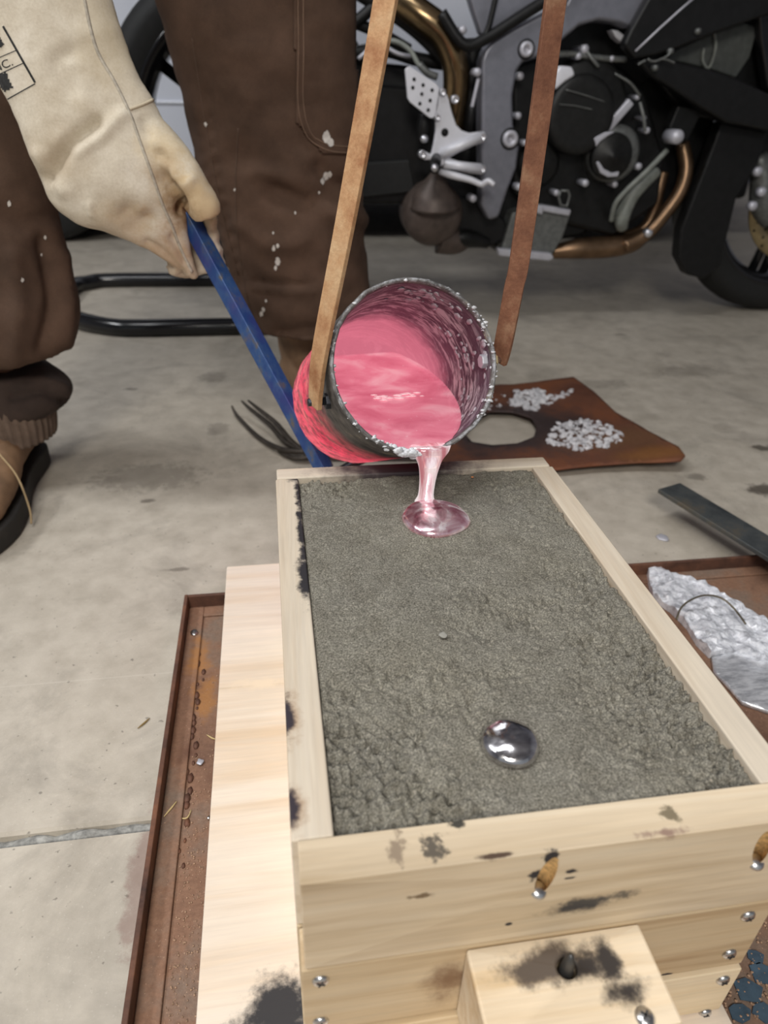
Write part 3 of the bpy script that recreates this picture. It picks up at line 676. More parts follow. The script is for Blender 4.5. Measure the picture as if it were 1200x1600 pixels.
# stream
lipP = at_y(668, 707, .2852)
m = NT('stream_metal', .08, .75); k1 = m.noise(70, 4, .6, m.mapping((1, 1, .12)), .5)
m.col(m.ramp(k1, [(.38, srgb(196, 140, 146)), (.55, srgb(246, 228, 230))]))
m.l.new(m.ramp(k1, [(.38, srgb(186, 110, 120)), (.55, srgb(238, 214, 218)), (.7, srgb(255, 250, 250))]), m.b.inputs['Emission Color']); m.b.inputs['Emission Strength'].default_value = .62
M['stream'] = m.m
bm = bmesh.new(); rings = []
prof = [(-.0015, .0165, .0075), (.0035, .0148, .0062), (.009, .0105, .0062), (.016, .0080, .0060), (.026, .0066, .0056), (.036, .0062, .0056), (.0415, .0066, .006), (.0465, .0085, .0085)]
for dz, rx, ry in spline(prof, 26):
    cx = lipP.x+.0022*(1-min(1, dz/.045))+.0012; cy = .2865+.004*max(0, 1-dz/.014)
    rings.append([Vector((cx+rx*math.cos(6.2832*k/28)*(1+.06*math.sin(3*6.2832*k/28)), cy+ry*math.sin(6.2832*k/28), lipP.z+.0008-dz)) for k in range(28)])
loft(bm, rings)
tag(obj('pouring_stream', bm, M['stream'], None, True), 'thin bright stream of molten aluminium falling from the crucible lip', 'molten metal')
# ================================================================== TILTING ROD
m = NT('blue_paint', .42, .2); q = m.noise(55, 5, .65, m.mapping((1, 1, .6))); q2 = m.noise(18, 3)
c = m.ramp(q, [(.42, srgb(34, 66, 124)), (.56, srgb(52, 84, 132)), (.66, srgb(96, 92, 88))])
m.col(m.mix(m.ramp(q2, [(.55, 0.), (.7, .5)]), c, srgb(64, 42, 116))); m.bump(q, .25, .0008); M['blue_bar'] = m.m
rod = thing('tilting_rod', 'worn blue square steel rod held in the leather glove', 'steel rod', at_d(500, 715, .80))
R0 = at_d(283, 318, .745); R1 = at_d(508, 735, .80)
dv = (R1-R0).normalized(); wv = (dv.cross(ray(400, 530)).normalized()*.72+(-ray(400, 530).normalized())*.7)
bm = bmesh.new(); strap(bm, [R0, R0.lerp(R1, .33), R0.lerp(R1, .66), R1], wv.normalized(), .0165, .0165)
obj('bar', bm, M['blue_bar'], rod, bevel=.0012)
hk = R1+Vector((.02, .02, -.012))
obj('hook', T([R1-dv*.006, R1+dv*.012, hk, hk+Vector((.03, .0, .016))], .0055, 10, 14), M['bolt_dark'], rod, True)
# ================================================================== RUSTED PLATE, ASH, DROSS, BAR, RAKE
def xy(u, v, z): P = at_z(u, v, z); return (P.x, P.y)
m = NT('burnt_plate', .65, .3); q = m.noise(7, 6, .65); q2 = m.noise(180, 4, .7)
c = m.ramp(q, [(.3, srgb(78, 50, 44)), (.5, srgb(120, 78, 60)), (.7, srgb(140, 84, 52))])
for (u, v, rx, ry, col, soft) in ((800, 668, .17, .13, (.04, .036, .04), .5), (960, 690, .12, .05, (.2, .1, .05), .8), (1020, 715, .08, .03, (.3, .13, .04), .8)):
    P = at_z(u, v, .014); c = m.mix(m.math('MULTIPLY', m.blob((P.x, P.y, P.z), (rx, ry, .1), soft, .25, 14), .85), c, col)
m.col(m.mix(.4, c, m.ramp(q2, [(.3, (.6, .55, .5)), (.65, (1, 1, 1))]), 'MULTIPLY')); m.bump(q2, .3, .001); m.rough(m.ramp(q, [(.3, .4), (.7, .7)])); M['burnt'] = m.m
ol = [xy(u, v, .014) for u, v in ((655, 728), (668, 690), (715, 640), (762, 602), (800, 601), (850, 596), (895, 594), (925, 618), (960, 650), (1010, 682), (1058, 708), (1068, 722), (1062, 728), (1000, 726), (930, 728), (880, 733), (800, 738), (720, 740))]
hol = [xy(u, v, .014) for u, v in ((736, 660), (765, 643), (800, 644), (830, 654), (839, 668), (834, 682), (808, 691), (770, 693), (738, 688), (725, 675))]
E_R = at_z(1068, 722, .014)
def plate_z(x, y): return .014+.004*fbm((x, y, 4), 7, 2)+.012*max(0, (x-E_R.x+.22)/.22)**2
bm = bmesh.new(); sheet(bm, ol, .012, plate_z, hol, .003)
tag(obj('rusted_plate', bm, M['burnt'], None, True), 'warped rusty sheet steel plate with a round hole lying on the floor', 'steel plate')
def chunk_mat(name, c0, c1, c2, metal=.3, rough=.6):
    m = NT(name, rough, metal); q = m.noise(120, 5, .7); m.col(m.ramp(q, [(.32, c0), (.5, c1), (.68, c2)])); m.bump(m.noise(350, 4), .6, .001); return m.m
M['ash'] = chunk_mat('ash', srgb(150, 150, 154), srgb(205, 205, 208), srgb(228, 228, 230), 0, .9)
M['dross'] = chunk_mat('dross', srgb(150, 152, 158), srgb(216, 219, 226), srgb(244, 246, 250), .15, .45)
def rubble(name, px, n, rmin, rmax, zf, mat, label, cat, seed, flat=.6):
    rnd = random.Random(seed); bm = bmesh.new()
    k = 0
    while k < n:
        u = rnd.uniform(min(p[0] for p in px), max(p[0] for p in px)); v = rnd.uniform(min(p[1] for p in px), max(p[1] for p in px))
        if not inside(px, u, v): continue
        P = at_z(u, v, .016); z = zf(P.x, P.y); r = rnd.uniform(rmin, rmax)
        mt = Matrix.Translation((P.x, P.y, z+r*flat*.5)) @ Matrix.Rotation(rnd.random()*6, 4, 'Z') @ Matrix.Rotation(rnd.uniform(-.4, .4), 4, 'X') @ Matrix.Diagonal((1.25, .85, flat, 1))
        vs = bmesh.ops.create_icosphere(bm, subdivisions=2 if r > .006 else 1, radius=r, matrix=mt)['verts']
        for q in vs: q.co += (q.co-mt.translation)*.9*noise.noise(q.co*160+Vector((k, 0, 0)))
        k += 1
    return tag(obj(name, bm, mat, None, False), label, cat, kind='stuff')
rubble('ash_pile', [(790, 622), (815, 610), (845, 612), (850, 626), (835, 642), (800, 636)], 80, .003, .0095, plate_z, M['ash'], 'whitish ash heap at the far edge of the rusty plate hole', 'ash', 1)
rubble('ash_pile', [(845, 620), (895, 612), (890, 622), (850, 634)], 40, .0015, .005, plate_z, M['ash'], 'thin scatter of pale ash to the right of the ash heap', 'ash', 2)
rubble('ash_pile', [(850, 690), (870, 665), (905, 655), (960, 672), (982, 686), (950, 700), (905, 705)], 260, .0014, .0058, plate_z, M['ash'], 'broken grey dross crumbs on the near right of the rusty plate', 'ash', 3)
rubble('ash_pile', [(750, 625), (790, 612), (800, 630), (765, 640)], 16, .001, .004, plate_z, M['ash'], 'sparse pale ash crumbs at the upper left of the plate hole', 'ash', 4)
# dross slab in the tray
ol = [xy(u, v, .012) for u, v in ((1012, 893), (1030, 888), (1065, 902), (1100, 912), (1130, 930), (1165, 950), (1200, 975), (1240, 1000), (1250, 1060), (1200, 1030), (1150, 1018), (1110, 1020), (1090, 1000), (1075, 975), (1050, 950), (1020, 930))]
def dz_(x, y): return .015+.006*noise.turbulence(Vector((x, y, 0))*38, 4, False)+.0035*fbm((x, y, 7), 110, 3)
bm = bmesh.new(); sheet(bm, ol, .0042, dz_, None, .003, lambda x, y: .0045)
tag(obj('dross_slab', bm, M['dross'], None, False), 'rough bright aluminium dross slab lying in the rusty tray', 'dross')
ol = [xy(u, v, .008) for u, v in ((1112, 1028), (1150, 1017), (1200, 1024), (1250, 1040), (1260, 1110), (1200, 1112), (1160, 1098), (1135, 1070), (1115, 1050))]
def dz2(x, y): return .0095+.0018*fbm((x, y, 2), 30, 3)+.0006*fbm((x, y, 7), 150, 2)
bm = bmesh.new(); sheet(bm, ol, .005, dz2, None, .003, lambda x, y: .0045)
m = NT('splash_metal', .28, .9); q = m.noise(60, 5, .65, m.mapping((1, 3, 1))); m.col(m.ramp(q, [(.35, srgb(176, 178, 184)), (.6, srgb(236, 238, 242))])); m.bump(q, .35, .002); m.b.inputs['Metallic'].default_value = .55; M['splash'] = m.m
tag(obj('metal_splash', bm, M['splash'], None, True), 'smooth flat silver aluminium splash in front of the dross slab', 'metal splash')
def drz(u, v, z=.03):
    P = at_z(u, v, z); return P
tag(obj('wire_loop', T([drz(1057, 968, .026), drz(1064, 950, .032), drz(1080, 937, .035), drz(1103, 930, .034), drz(1128, 935, .03), drz(1148, 952, .026), drz(1165, 975, .024)], .0011, 6, 24), simple('wire', srgb(112, 104, 88), .5, .6), None, True), 'thin bent steel wire arched over the dross slab', 'wire')
# flat bar leaning on the tray rim
m = NT('mill_scale', .5, .6); q = m.noise(14, 6, .7); m.col(m.ramp(q, [(.35, srgb(58, 62, 66)), (.55, srgb(92, 96, 96)), (.72, srgb(124, 112, 92))])); m.bump(m.noise(200, 4), .25, .001); M['scale'] = m.m
A0 = at_z(1045, 762, .048); A1 = at_z(1225, 872, .042)
dd = (A1-A0).normalized(); side = dd.cross(Vector((0, 0, 1))).normalized()
bm = bmesh.new(); strap(bm, [A0, A1, A1+(A1-A0)*.6], side, .042, .006)
bar = tag(obj('steel_bar', bm, M['scale'], None, bevel=.0008), 'flat dark steel bar lying across the tray rim at right', 'steel bar')
# hand rake behind the rod
rk = thing('hand_rake', 'small dark three-pronged hand rake on the floor behind the blue rod', 'hand rake', at_z(470, 700, 0))
M['rake'] = simple('rake_steel', srgb(72, 66, 60), .5, .5, .35, 80)
hub = at_z(476, 706, .018)
for px in (((362, 634, .022), (372, 652, .008), (405, 684, .008), (440, 702, .014)), ((378, 627, .034), (392, 640, .03), (422, 664, .024), (445, 690, .02)), ((388, 626, .045), (405, 640, .042), (432, 662, .034), (455, 690, .024)), ((432, 700, .008), (440, 708, .007), (462, 716, .009), (480, 714, .012))):
    obj('prong', T([at_z(u, v, z) for u, v, z in px]+[hub], [.0018, .0034, .004, .0045, .005], 8, 20), M['rake'], rk, True)
obj('handle', T([hub, hub+Vector((.05, .0, .006)), hub+Vector((.19, -.01, .0))], [.007, .011, .012], 12, 14), M['bolt_dark'], rk, True)
# ================================================================== MOTORCYCLE
YB = 1.68
bike = thing('motorcycle', 'black sport motorcycle with grey frame parked behind the pour', 'motorcycle', (.6, YB, 0))
def Q(px, y): return [at_y(u, v, y) for u, v in px]
def slab(name, px, y, th, mat, bev=.003, par=None, two=False):
    """plate with the seen outline, front face at depth y, thickness th backwards"""
    o = obj(name, PR(Q(px, y), (0, th, 0)), mat, par or bike, bevel=bev)
    return o
def disc(name, u, v, y, prof, mat, par=None, seg=40):
    """turned part with its axis across the bike; prof: (out towards viewer, radius)"""
    return obj(name, LA([(-s, r) for s, r in prof], at_y(u, v, y), (0, 1, 0), seg), mat, par or bike, True)
def pipe(name, px, r, mat, n=24, seg=14, par=None):
    return obj(name, T([at_y(u, v, y) for u, v, y in px], r, seg, n), mat, par or bike, True)
# wheels
def wheel(cx, cz, y, R, tw, rim_r, mat_rim, spokes, nm):
    c = Vector((cx, y, cz)); t = obj(nm, LA([(-tw*.42, R*.76), (-tw*.5, R*.86), (-tw*.47, R*.92), (-tw*.36, R*.968), (-tw*.2, R*.992), (0, R), (tw*.2, R*.992), (tw*.36, R*.968), (tw*.47, R*.92), (tw*.5, R*.86), (tw*.42, R*.76), (tw*.40, R*.745), (-tw*.40, R*.745), (-tw*.42, R*.76)], c, (0, 1, 0), 72, cap=False), M['rubber'], bike, True)
    obj('rim', LA([(-tw*.42, R*.765), (-tw*.44, R*.75), (-tw*.36, R*.71), (-tw*.2, R*.67), (tw*.2, R*.67), (tw*.36, R*.71), (tw*.44, R*.75), (tw*.42, R*.765), (0, R*.74), (-tw*.42, R*.765)], c, (0, 1, 0), 60, cap=False), mat_rim, t, True)
    for k in range(spokes):
        a = 2*math.pi*k/spokes+.35
        for da in (-.09, .09):
            p0 = c+Vector((math.cos(a+da*2.5)*R*.14, 0, math.sin(a+da*2.5)*R*.14)); p1 = c+Vector((math.cos(a+da)*R*.7, 0, math.sin(a+da)*R*.7))
            obj('spoke', T([p0, p0.lerp(p1, .5), p1], [R*.05, R*.038, R*.042], 8), mat_rim, t, True)
    obj('hub', LA([(-tw*.5, .02), (-tw*.5, R*.15), (-tw*.2, R*.17), (tw*.2, R*.17), (tw*.5, R*.15), (tw*.5, .02)], c, (0, 1, 0), 30), mat_rim, t, True)
    return t
RW = at_y(386, 203, YB); wheel(RW.x, RW.z, YB, .312, .17, .22, M['black_gloss'], 3, 'rear_tyre')
FW = at_y(1232, 345, 1.62); FR = .298; FW = Vector((FW.x, 1.64, .30))
wheel(FW.x, FW.z, FW.y, FR, .115, .215, M['black_gloss'], 3, 'front_tyre')
# perforated front brake disc, near side
dc = FW+Vector((0, -.062, 0))
bm = bmesh.new(); NA = 96
def ringpts(r, y): return [bm.verts.new((dc.x+r*math.cos(6.2832*k/NA), dc.y+y, dc.z+r*math.sin(6.2832*k/NA))) for k in range(NA)]
ro, ri = ringpts(.156, 0), ringpts(.112, 0); ro2, ri2 = ringpts(.156, .005), ringpts(.112, .005)
for k in range(NA):
    j = (k+1) % NA
    for a, b in ((ro, ri), (ri2, ro2), (ro2, ro), (ri, ri2)): bm.faces.new((a[k], a[j], b[j], b[k]))
bd = obj('brake_disc', bm, M['gold_disc'], bike, True)
bm = bmesh.new()
for k in range(54):
    a = 6.2832*k/54; r = (.120, .134, .148)[k % 3]
    lathe(bm, [(-.0006, .0036), (.0004, .0036)], (dc.x+r*math.cos(a), dc.y, dc.z+r*math.sin(a)), (0, 1, 0), 8)
obj('vent_hole', bm, M['black_plastic'], bd)['kind'] = 'stuff'
obj('disc_carrier', LA([(-.004, .03), (-.006, .1), (-.002, .114), (.004, .114), (.004, .03)], dc, (0, 1, 0), 40), M['black_gloss'], bd, True)
bm = bmesh.new(); ca = at_y(1192, 285, 1.53)
tube(bm, [ca+Vector((-.03, 0, .06)), ca, ca+Vector((.02, .0, -.05)), ca+Vector((.05, 0, -.09))], [.018, .03, .032, .022], 12, 12)
obj('brake_caliper', bm, M['alloy_dull'], bike, True)
for u, v in ((1184, 268), (1190, 300), (1176, 322)): disc('caliper_bolt', u, v, 1.50, [(-.01, .011), (.004, .011), (.008, .007)], M['satin_alloy'], None, 12)
pipe('fork_leg', [(1150, -200, 1.58), (1200, 120, 1.57), (1232, 335, 1.57)], [.026, .03, .027], M['black_gloss'])
fa = []
for i in range(15):
    a = math.radians(205-i*12); fa.append((a, FR+.018))
bm = bmesh.new(); rings = []
for a, r in fa:
    rings.append([FW+Vector((math.cos(a)*(r-.03*abs(t)**3), t*.075, math.sin(a)*(r-.03*abs(t)**3))) for t in (-1, -.7, -.35, 0, .35, .7, 1)])
loft(bm, rings, cap=False, closed=False); fo = obj('front_fender', bm, M['black_gloss'], bike, True); md = fo.modifiers.new('s', 'SOLIDIFY'); md.thickness = .004
# engine
slab('engine_block', [(800, 100), (860, 84), (960, 92), (1010, 140), (1040, 250), (1030, 320), (960, 370), (880, 350), (830, 330), (800, 300), (800, 180)], 1.535, .30, M['dark_engine'], .012)
slab('crankcase', [(770, 290), (830, 250), (920, 255), (990, 270), (985, 330), (905, 372), (790, 385), (700, 390), (690, 350)], 1.56, .24, M['dark_engine'], .012)
disc('clutch_housing', 909, 167, 1.53, [(-.04, .094), (.022, .094), (.030, .089), (.034, .08)], M['cover_dark'])
cc_ = disc('clutch_cover', 904, 180, 1.50, [(-.02, .080), (.010, .079), (.018, .075), (.021, .068), (.020, .055), (.022, .02), (.022, .0001)], M['cover_dark'], None, 48)
obj('cover_mark', T([at_y(874, 163, 1.476), at_y(898, 165, 1.476), at_y(925, 171, 1.476)], .0012, 6), M['alloy_dull'], cc_)
obj('cover_rib', T([at_y(884, 140, 1.4785), at_y(915, 149, 1.476), at_y(948, 160, 1.482)], .0014, 6, 10), M['alloy_dull'], cc_, True)
slab('case_highlight', [(868, 112), (876, 102), (895, 104), (900, 118), (884, 128), (868, 142)], 1.483, .05, M['bright_alloy'], .006)  # white highlight above the clutch, built as a bright slab
slab('intake_reflection', [(956, 46), (966, 47), (982, 60), (974, 68), (962, 58)], 1.50, .03, M['bright_alloy'], .003)  # small white reflection modelled as a pale slab
slab('case_rib', [(984, 153), (992, 163), (958, 202), (931, 222), (921, 224), (940, 202)], 1.49, .05, M['satin_alloy'], .004)
disc('pulse_housing', 957, 240, 1.51, [(-.03, .062), (.012, .060), (.02, .05)], M['alloy_dull'])
pc = disc('pulse_cover', 955, 244, 1.49, [(-.01, .049), (.004, .049), (.009, .046), (.010, .036), (.012, .034), (.012, .012), (.016, .010), (.017, .0001)], M['cover_dark'])
slab('pulse_edge_highlight', [(932, 254), (936, 252), (944, 264), (956, 270), (968, 268), (966, 276), (950, 277), (938, 270)], 1.476, .02, M['satin_alloy'], .002)  # lower crescent highlight of the pulse cover, put in as bright metal
slab('pulse_top_highlight', [(928, 216), (945, 206), (962, 206), (950, 213), (938, 222), (932, 230)], 1.478, .02, M['satin_alloy'], .003)  # upper crescent highlight, likewise a bright piece standing in for shine
disc('drain_cover', 840, 255, 1.53, [(-.02, .05), (.008, .05), (.014, .04)], M['cover_dark'])
for (u, v, r) in ((812, 119, .008), (809, 181, .0075), (819, 223, .007), (913, 77, .009), (995, 152, .006), (1005, 185, .006), (1010, 204, .007), (914, 286, .008), (869, 301, .007), (997, 260, .008), (1132, 184, .005), (903, 88, .007), (955, 92, .006), (782, 311, .008), (960, 288, .007)):
    disc('case_bolt', u, v, 1.50, [(-.05, r*.8), (.0, r), (.004, r), (.007, r*.6)], M['satin_alloy'], None, 12)
for px, r in ((((862, 86, 1.5), (890, 84, 1.5), (915, 88, 1.5), (950, 92, 1.5), (978, 93, 1.5)), .006), (((915, 78, 1.5), (925, 92, 1.49), (935, 104, 1.49)), .004), (((960, 115, 1.5), (985, 130, 1.49), (1000, 150, 1.49)), .003), (((1000, 160, 1.49), (1006, 185, 1.48), (1008, 205, 1.48)), .004)):
    pipe('linkage', px, r, M['alloy_dull'], 16, 8)
slab('oil_pan', [(781, 398), (800, 332), (842, 318), (893, 326), (891, 340), (880, 372), (862, 402), (845, 406)], 1.52, .12, M['alloy_dull'], .006)
slab('pan_flange', [(778, 388), (862, 396), (866, 404), (858, 408), (780, 400)], 1.505, .02, M['satin_alloy'], .003)
slab('pan_rib', [(846, 320), (893, 328), (890, 338), (846, 330)], 1.505, .02, M['satin_alloy'], .003)
slab('pan_rib', [(834, 318), (850, 322), (848, 336), (836, 332)], 1.50, .02, M['satin_alloy'], .003)
obj('pan_clip', T([at_y(876, 298, 1.49), at_y(888, 298, 1.49), at_y(890, 306, 1.49), at_y(886, 322, 1.49), at_y(876, 320, 1.49), at_y(873, 308, 1.49), at_y(876, 298, 1.49)], .0028, 8), M['alloy_dull'], bike, True)
# frame spar with its two pivot bolts
spar = slab('frame_spar', [(752, 95), (757, 80), (770, 62), (800, 45), (850, 20), (885, 4), (900, -30), (1040, -60), (1030, 0), (1000, 32), (986, 45), (965, 36), (935, 32), (906, 40), (880, 62), (845, 88), (818, 96), (808, 112), (802, 150), (803, 195), (812, 228), (808, 262), (795, 295), (780, 340), (764, 345), (752, 320), (751, 200)], 1.47, .045, M['frame_grey'], .008)
slab('frame_brace', [(700, 300), (764, 320), (790, 345), (796, 372), (760, 388), (715, 388), (690, 350)], 1.53, .05, M['black_plastic'], .006)
for (u, v, r) in ((822, 77, .016), (797, 217, .019)):
    disc('pivot_ring', u, v, 1.47, [(-.01, r*1.15), (.002, r*1.15), (.004, r*1.05)], M['cover_dark'], spar, 28)
    disc('pivot_bolt', u, v, 1.466, [(-.005, r*.9), (.005, r*.9), (.008, r*.75), (.008, r*.38), (.001, r*.34), (.001, .0001)], M['satin_alloy'], spar, 28)
for u, v in ((723, 47), (746, 113), (739, 310), (811, 292)): disc('frame_bolt', u, v, 1.465, [(-.03, .008), (.003, .008), (.006, .005)], M['satin_alloy'], spar, 14)
pipe('throttle_hose', [(690, 20, 1.47), (725, 70, 1.46), (760, 60, 1.46), (810, 28, 1.46), (870, -10, 1.46), (920, -40, 1.46)], .011, M['black_plastic'])
slab('side_cover', [(722, -40), (740, 20), (752, 55), (775, 46), (850, 8), (880, -40)], 1.49, .03, M['frame_grey'], .005)
pipe('cover_strut', [(778, -20, 1.46), (764, 40, 1.46), (754, 62, 1.46)], .006, M['black_plastic'], 10)
# swingarm, tail and dark plastics seen between the leg and the footrest
slab('swingarm', [(480, 165), (560, 130), (640, 135), (760, 225), (760, 300), (700, 320), (560, 320), (470, 265)], 1.555, .06, M['black_plastic'], .01)
slab('hugger', [(520, 98), (575, 95), (640, 102), (700, 150), (720, 200), (600, 220), (540, 200)], 1.60, .1, M['black_plastic'], .012)
slab('chain_guard', [(560, 255), (640, 250), (650, 300), (560, 310)], 1.54, .02, M['rubber'], .004)
for px, r in ((((520, 60, 1.56), (575, 18, 1.56), (610, -30, 1.56)), .012), (((550, 34, 1.57), (600, 55, 1.57), (640, 78, 1.57)), .011), (((560, -10, 1.56), (625, 30, 1.56), (672, 70, 1.55), (720, 125, 1.55)), .013), (((575, -25, 1.56), (640, 5, 1.56), (690, 50, 1.56), (736, 110, 1.56)), .014), (((545, 85, 1.58), (600, 78, 1.58), (650, 92, 1.58), (700, 100, 1.58)), .014), (((740, 60, 1.57), (735, 160, 1.57), (728, 260, 1.57)), .020)):
    pipe('subframe_tube', px, r, M['black_plastic'], 20, 10)
pipe('brake_hose', [(575, 66, 1.5), (615, 64, 1.49), (640, 78, 1.48), (655, 102, 1.47), (672, 118, 1.47)], .005, M['hose'], 20, 8)
pipe('hose_fitting', [(655, 100, 1.468), (668, 114, 1.466), (683, 120, 1.466)], .007, M['alloy_dull'], 8, 8)
pipe('cable', [(560, 92, 1.52), (590, 70, 1.52), (622, 84, 1.51), (642, 88, 1.51)], .004, M['satin_alloy'], 16, 8)
# exhaust mid pipe (bronze) and headers
pipe('exhaust_pipe', [(560, -70, 1.60), (610, -12, 1.56), (655, 22, 1.53), (690, 50, 1.52), (709, 90, 1.52), (713, 130, 1.53), (708, 175, 1.54), (702, 225, 1.56)], .0285, M['bronze'], 40, 20)
pipe('exhaust_collector', [(862, 394, 1.56), (900, 389, 1.55), (945, 386, 1.55), (985, 380, 1.55), (1008, 366, 1.55)], [.016, .024, .027, .024, .018], M['copper_pipe'], 26, 18)
pipe('header_pipe', [(975, 385, 1.53), (1010, 366, 1.53), (1042, 330, 1.53), (1064, 296, 1.53), (1072, 262, 1.54), (1066, 225, 1.56)], .0165, M['copper_pipe'], 30, 14)
pipe('header_pipe', [(950, 376, 1.57), (1000, 362, 1.57), (1022, 330, 1.57), (1028, 300, 1.57), (1036, 270, 1.58)], .015, M['copper_pipe'], 30, 14)
disc('header_clamp', 1013, 364, 1.505, [(-.01, .010), (.004, .010), (.007, .006)], M['silver'], None, 12)
pipe('coolant_hose', [(1042, 235, 1.50), (1010, 268, 1.49), (980, 296, 1.49), (962, 318, 1.50), (955, 345, 1.52)], .006, M['hose'], 22, 10)
pipe('coolant_pipe', [(1026, 268, 1.53), (1004, 288, 1.52), (985, 310, 1.52), (972, 340, 1.52), (972, 356, 1.53)], [.013, .015, .017, .018, .014], M['hose'], 22, 12)
disc('fairing_bolt', 1058, 214, 1.46, [(-.04, .015), (.003, .015), (.008, .011), (.010, .0001)], M['satin_alloy'], None, 20)
slab('fairing_stay', [(1050, 218), (1046, 200), (1060, 165), (1100, 170), (1075, 220)], 1.49, .03, M['dark_engine'], .004)
slab('airbox', [(850, 100), (868, 60), (905, 30), (960, 10), (1040, 0), (1040, 100), (1000, 140), (900, 130)], 1.56, .2, M['black_plastic'], .01)
slab('radiator_shroud', [(1000, 60), (1090, -60), (1260, -60), (1260, 250), (1160, 250), (1130, 190), (1070, 180), (1030, 130)], 1.53, .03, M['black_plastic'], .006)
slab('radiator', [(970, 130), (1060, 110), (1120, 185), (1090, 260), (1065, 320), (1015, 345), (1000, 250)], 1.58, .2, M['black_plastic'], .01)
# round dark silencer end under the footrest
dr = disc('exhaust_drum', 677, 335, 1.51, [(-.12, .05), (-.09, .066), (-.02, .071), (.0, .070), (.02, .062), (.032, .047), (.038, .024), (.039, .0001)], M['drum'], None, 36)
obj('drum_seam', LA([(.0, .0695), (.004, .0705), (.008, .0695)], at_y(677, 335, 1.51), (0, 1, 0), 36, cap=False), M['drum'], dr, True)
pipe('drum_neck', [(678, 322, 1.50), (679, 300, 1.495), (681, 284, 1.49), (682, 270, 1.49)], [.060, .046, .028, .013], M['drum'], 14, 20)
pipe('drum_outlet', [(690, 370, 1.53), (712, 378, 1.53), (728, 380, 1.54)], [.04, .03, .014], M['drum'], 12, 14)
pipe('lower_link', [(700, 375, 1.52), (730, 372, 1.52), (762, 380, 1.53)], [.014, .02, .012], M['dark_engine'], 12)
# rearset: drilled heel plate, bracket, pedal, peg
hp = PR(Q([(633, 109), (637, 104), (641, 104), (682, 131), (686, 137), (685, 150), (680, 181), (676, 185), (671, 184), (641, 160), (637, 153)], 1.425), (0, .006, 0))
hp = obj('heel_plate', hp, M['bright_alloy'], bike, bevel=.0015)
for u, v in ((647, 124), (661, 133), (675, 141), (645, 137), (659, 147), (672, 157), (656, 162), (669, 172)):
    disc('plate_hole', u, v, 1.425, [(-.004, .0036), (.0006, .0036)], M['black_plastic'], hp, 12)
br_ = slab('footrest_bracket', [(686, 143), (693, 141), (700, 150), (706, 174), (713, 195), (722, 204), (734, 208), (750, 206), (758, 206), (761, 214), (757, 222), (740, 228), (718, 238), (702, 247), (718, 252), (752, 256), (760, 260), (760, 268), (753, 273), (735, 271), (705, 265), (692, 258), (682, 268), (676, 262), (674, 250), (664, 250), (655, 245), (656, 238), (664, 236), (674, 242), (678, 225), (681, 205), (681, 188), (678, 178), (684, 165)], 1.44, .012, M['bright_alloy'], .003)
for a_, b_ in (((690, 241), (752, 213)), ((694, 256), (752, 264))): obj('bracket_arm', T([at_y(*a_, 1.436), at_y(*b_, 1.434)], [.0095, .0085], 12), M['bright_alloy'], br_ if False else bike, True)
disc('bracket_hole', 695, 207, 1.44, [(-.004, .008), (.0006, .008)], M['black_plastic'], br_, 18)
for u, v, r in ((753, 214, .0085), (753, 264, .0085), (691, 144, .007), (683, 183, .0065), (660, 241, .008), (711, 155, .008)):
    disc('bracket_bolt', u, v, 1.436, [(-.015, r), (.003, r), (.005, r*.7), (.001, r*.5), (.001, .0001)], M['silver'], br_, 16)
obj('brake_pedal', T([at_y(688, 268, 1.45), at_y(704, 273, 1.43), at_y(735, 281, 1.42), at_y(752, 288, 1.415), at_y(758, 285, 1.41), at_y(764, 283, 1.405), at_y(772, 289, 1.40)], [.006, .0075, .0065, .006, .006, .006, .005], 10, 30), M['bright_alloy'], bike, True)
pg = obj('foot_peg', T([at_y(682, 247, 1.45), at_y(680, 256, 1.36), at_y(679, 262, 1.325)], [.011, .012, .011], 14), M['black_plastic'], bike, True)
obj('peg_tip', LA([(0, .007), (.006, .0075), (.009, .004), (.010, .0001)], at_y(679, 262, 1.325)+Vector((0, .002, 0)), (0, -1, 0), 14), M['silver'], pg, True)
pipe('master_cylinder', [(664, 178, 1.47), (662, 200, 1.47), (660, 222, 1.47)], [.013, .015, .012], M['black_plastic'], 10)
disc('cylinder_cap', 663, 217, 1.455, [(-.01, .008), (.004, .008), (.007, .0001)], M['silver'], None, 14)
pipe('shift_rod', [(748, 122, 1.47), (742, 148, 1.47), (737, 170, 1.47)], .004, M['satin_alloy'], 8, 8)
pipe('rod_boot', [(738, 168, 1.47), (734, 190, 1.47), (732, 204, 1.48)], .008, M['black_plastic'], 8, 10)
# fairing, right
slab('upper_fairing', [(986, 46), (1012, 0), (1040, -60), (1260, -60), (1260, 5), (1180, 30), (1110, 55), (1060, 75), (1020, 88), (992, 92), (975, 70)], 1.44, .03, M['black_plastic'], .006)
obj('fairing_edge', T([at_y(1090, -8, 1.433), at_y(1062, 16, 1.433), at_y(1030, 45, 1.433), at_y(993, 80, 1.433)], .0022, 8), M['satin_alloy'], bike, True)
slab('inner_fairing', [(1040, 92), (1060, 76), (1110, 54), (1165, 36), (1185, 42), (1172, 90), (1150, 122), (1110, 108)], 1.50, .02, M['hose_dark'], .004)
obj('fairing_rib', T([at_y(1116, 50, 1.495), at_y(1118, 75, 1.494), at_y(1108, 106, 1.494), at_y(1098, 95, 1.496), at_y(1100, 75, 1.498)], .0035, 8, 16), M['hose'], bike, True)
slab('lower_fairing', [(995, 94), (1040, 92), (1110, 108), (1150, 122), (1200, 145), (1260, 165), (1260, 215), (1135, 192), (1090, 165), (1050, 138), (1020, 120)], 1.45, .03, M['black_plastic'], .006)
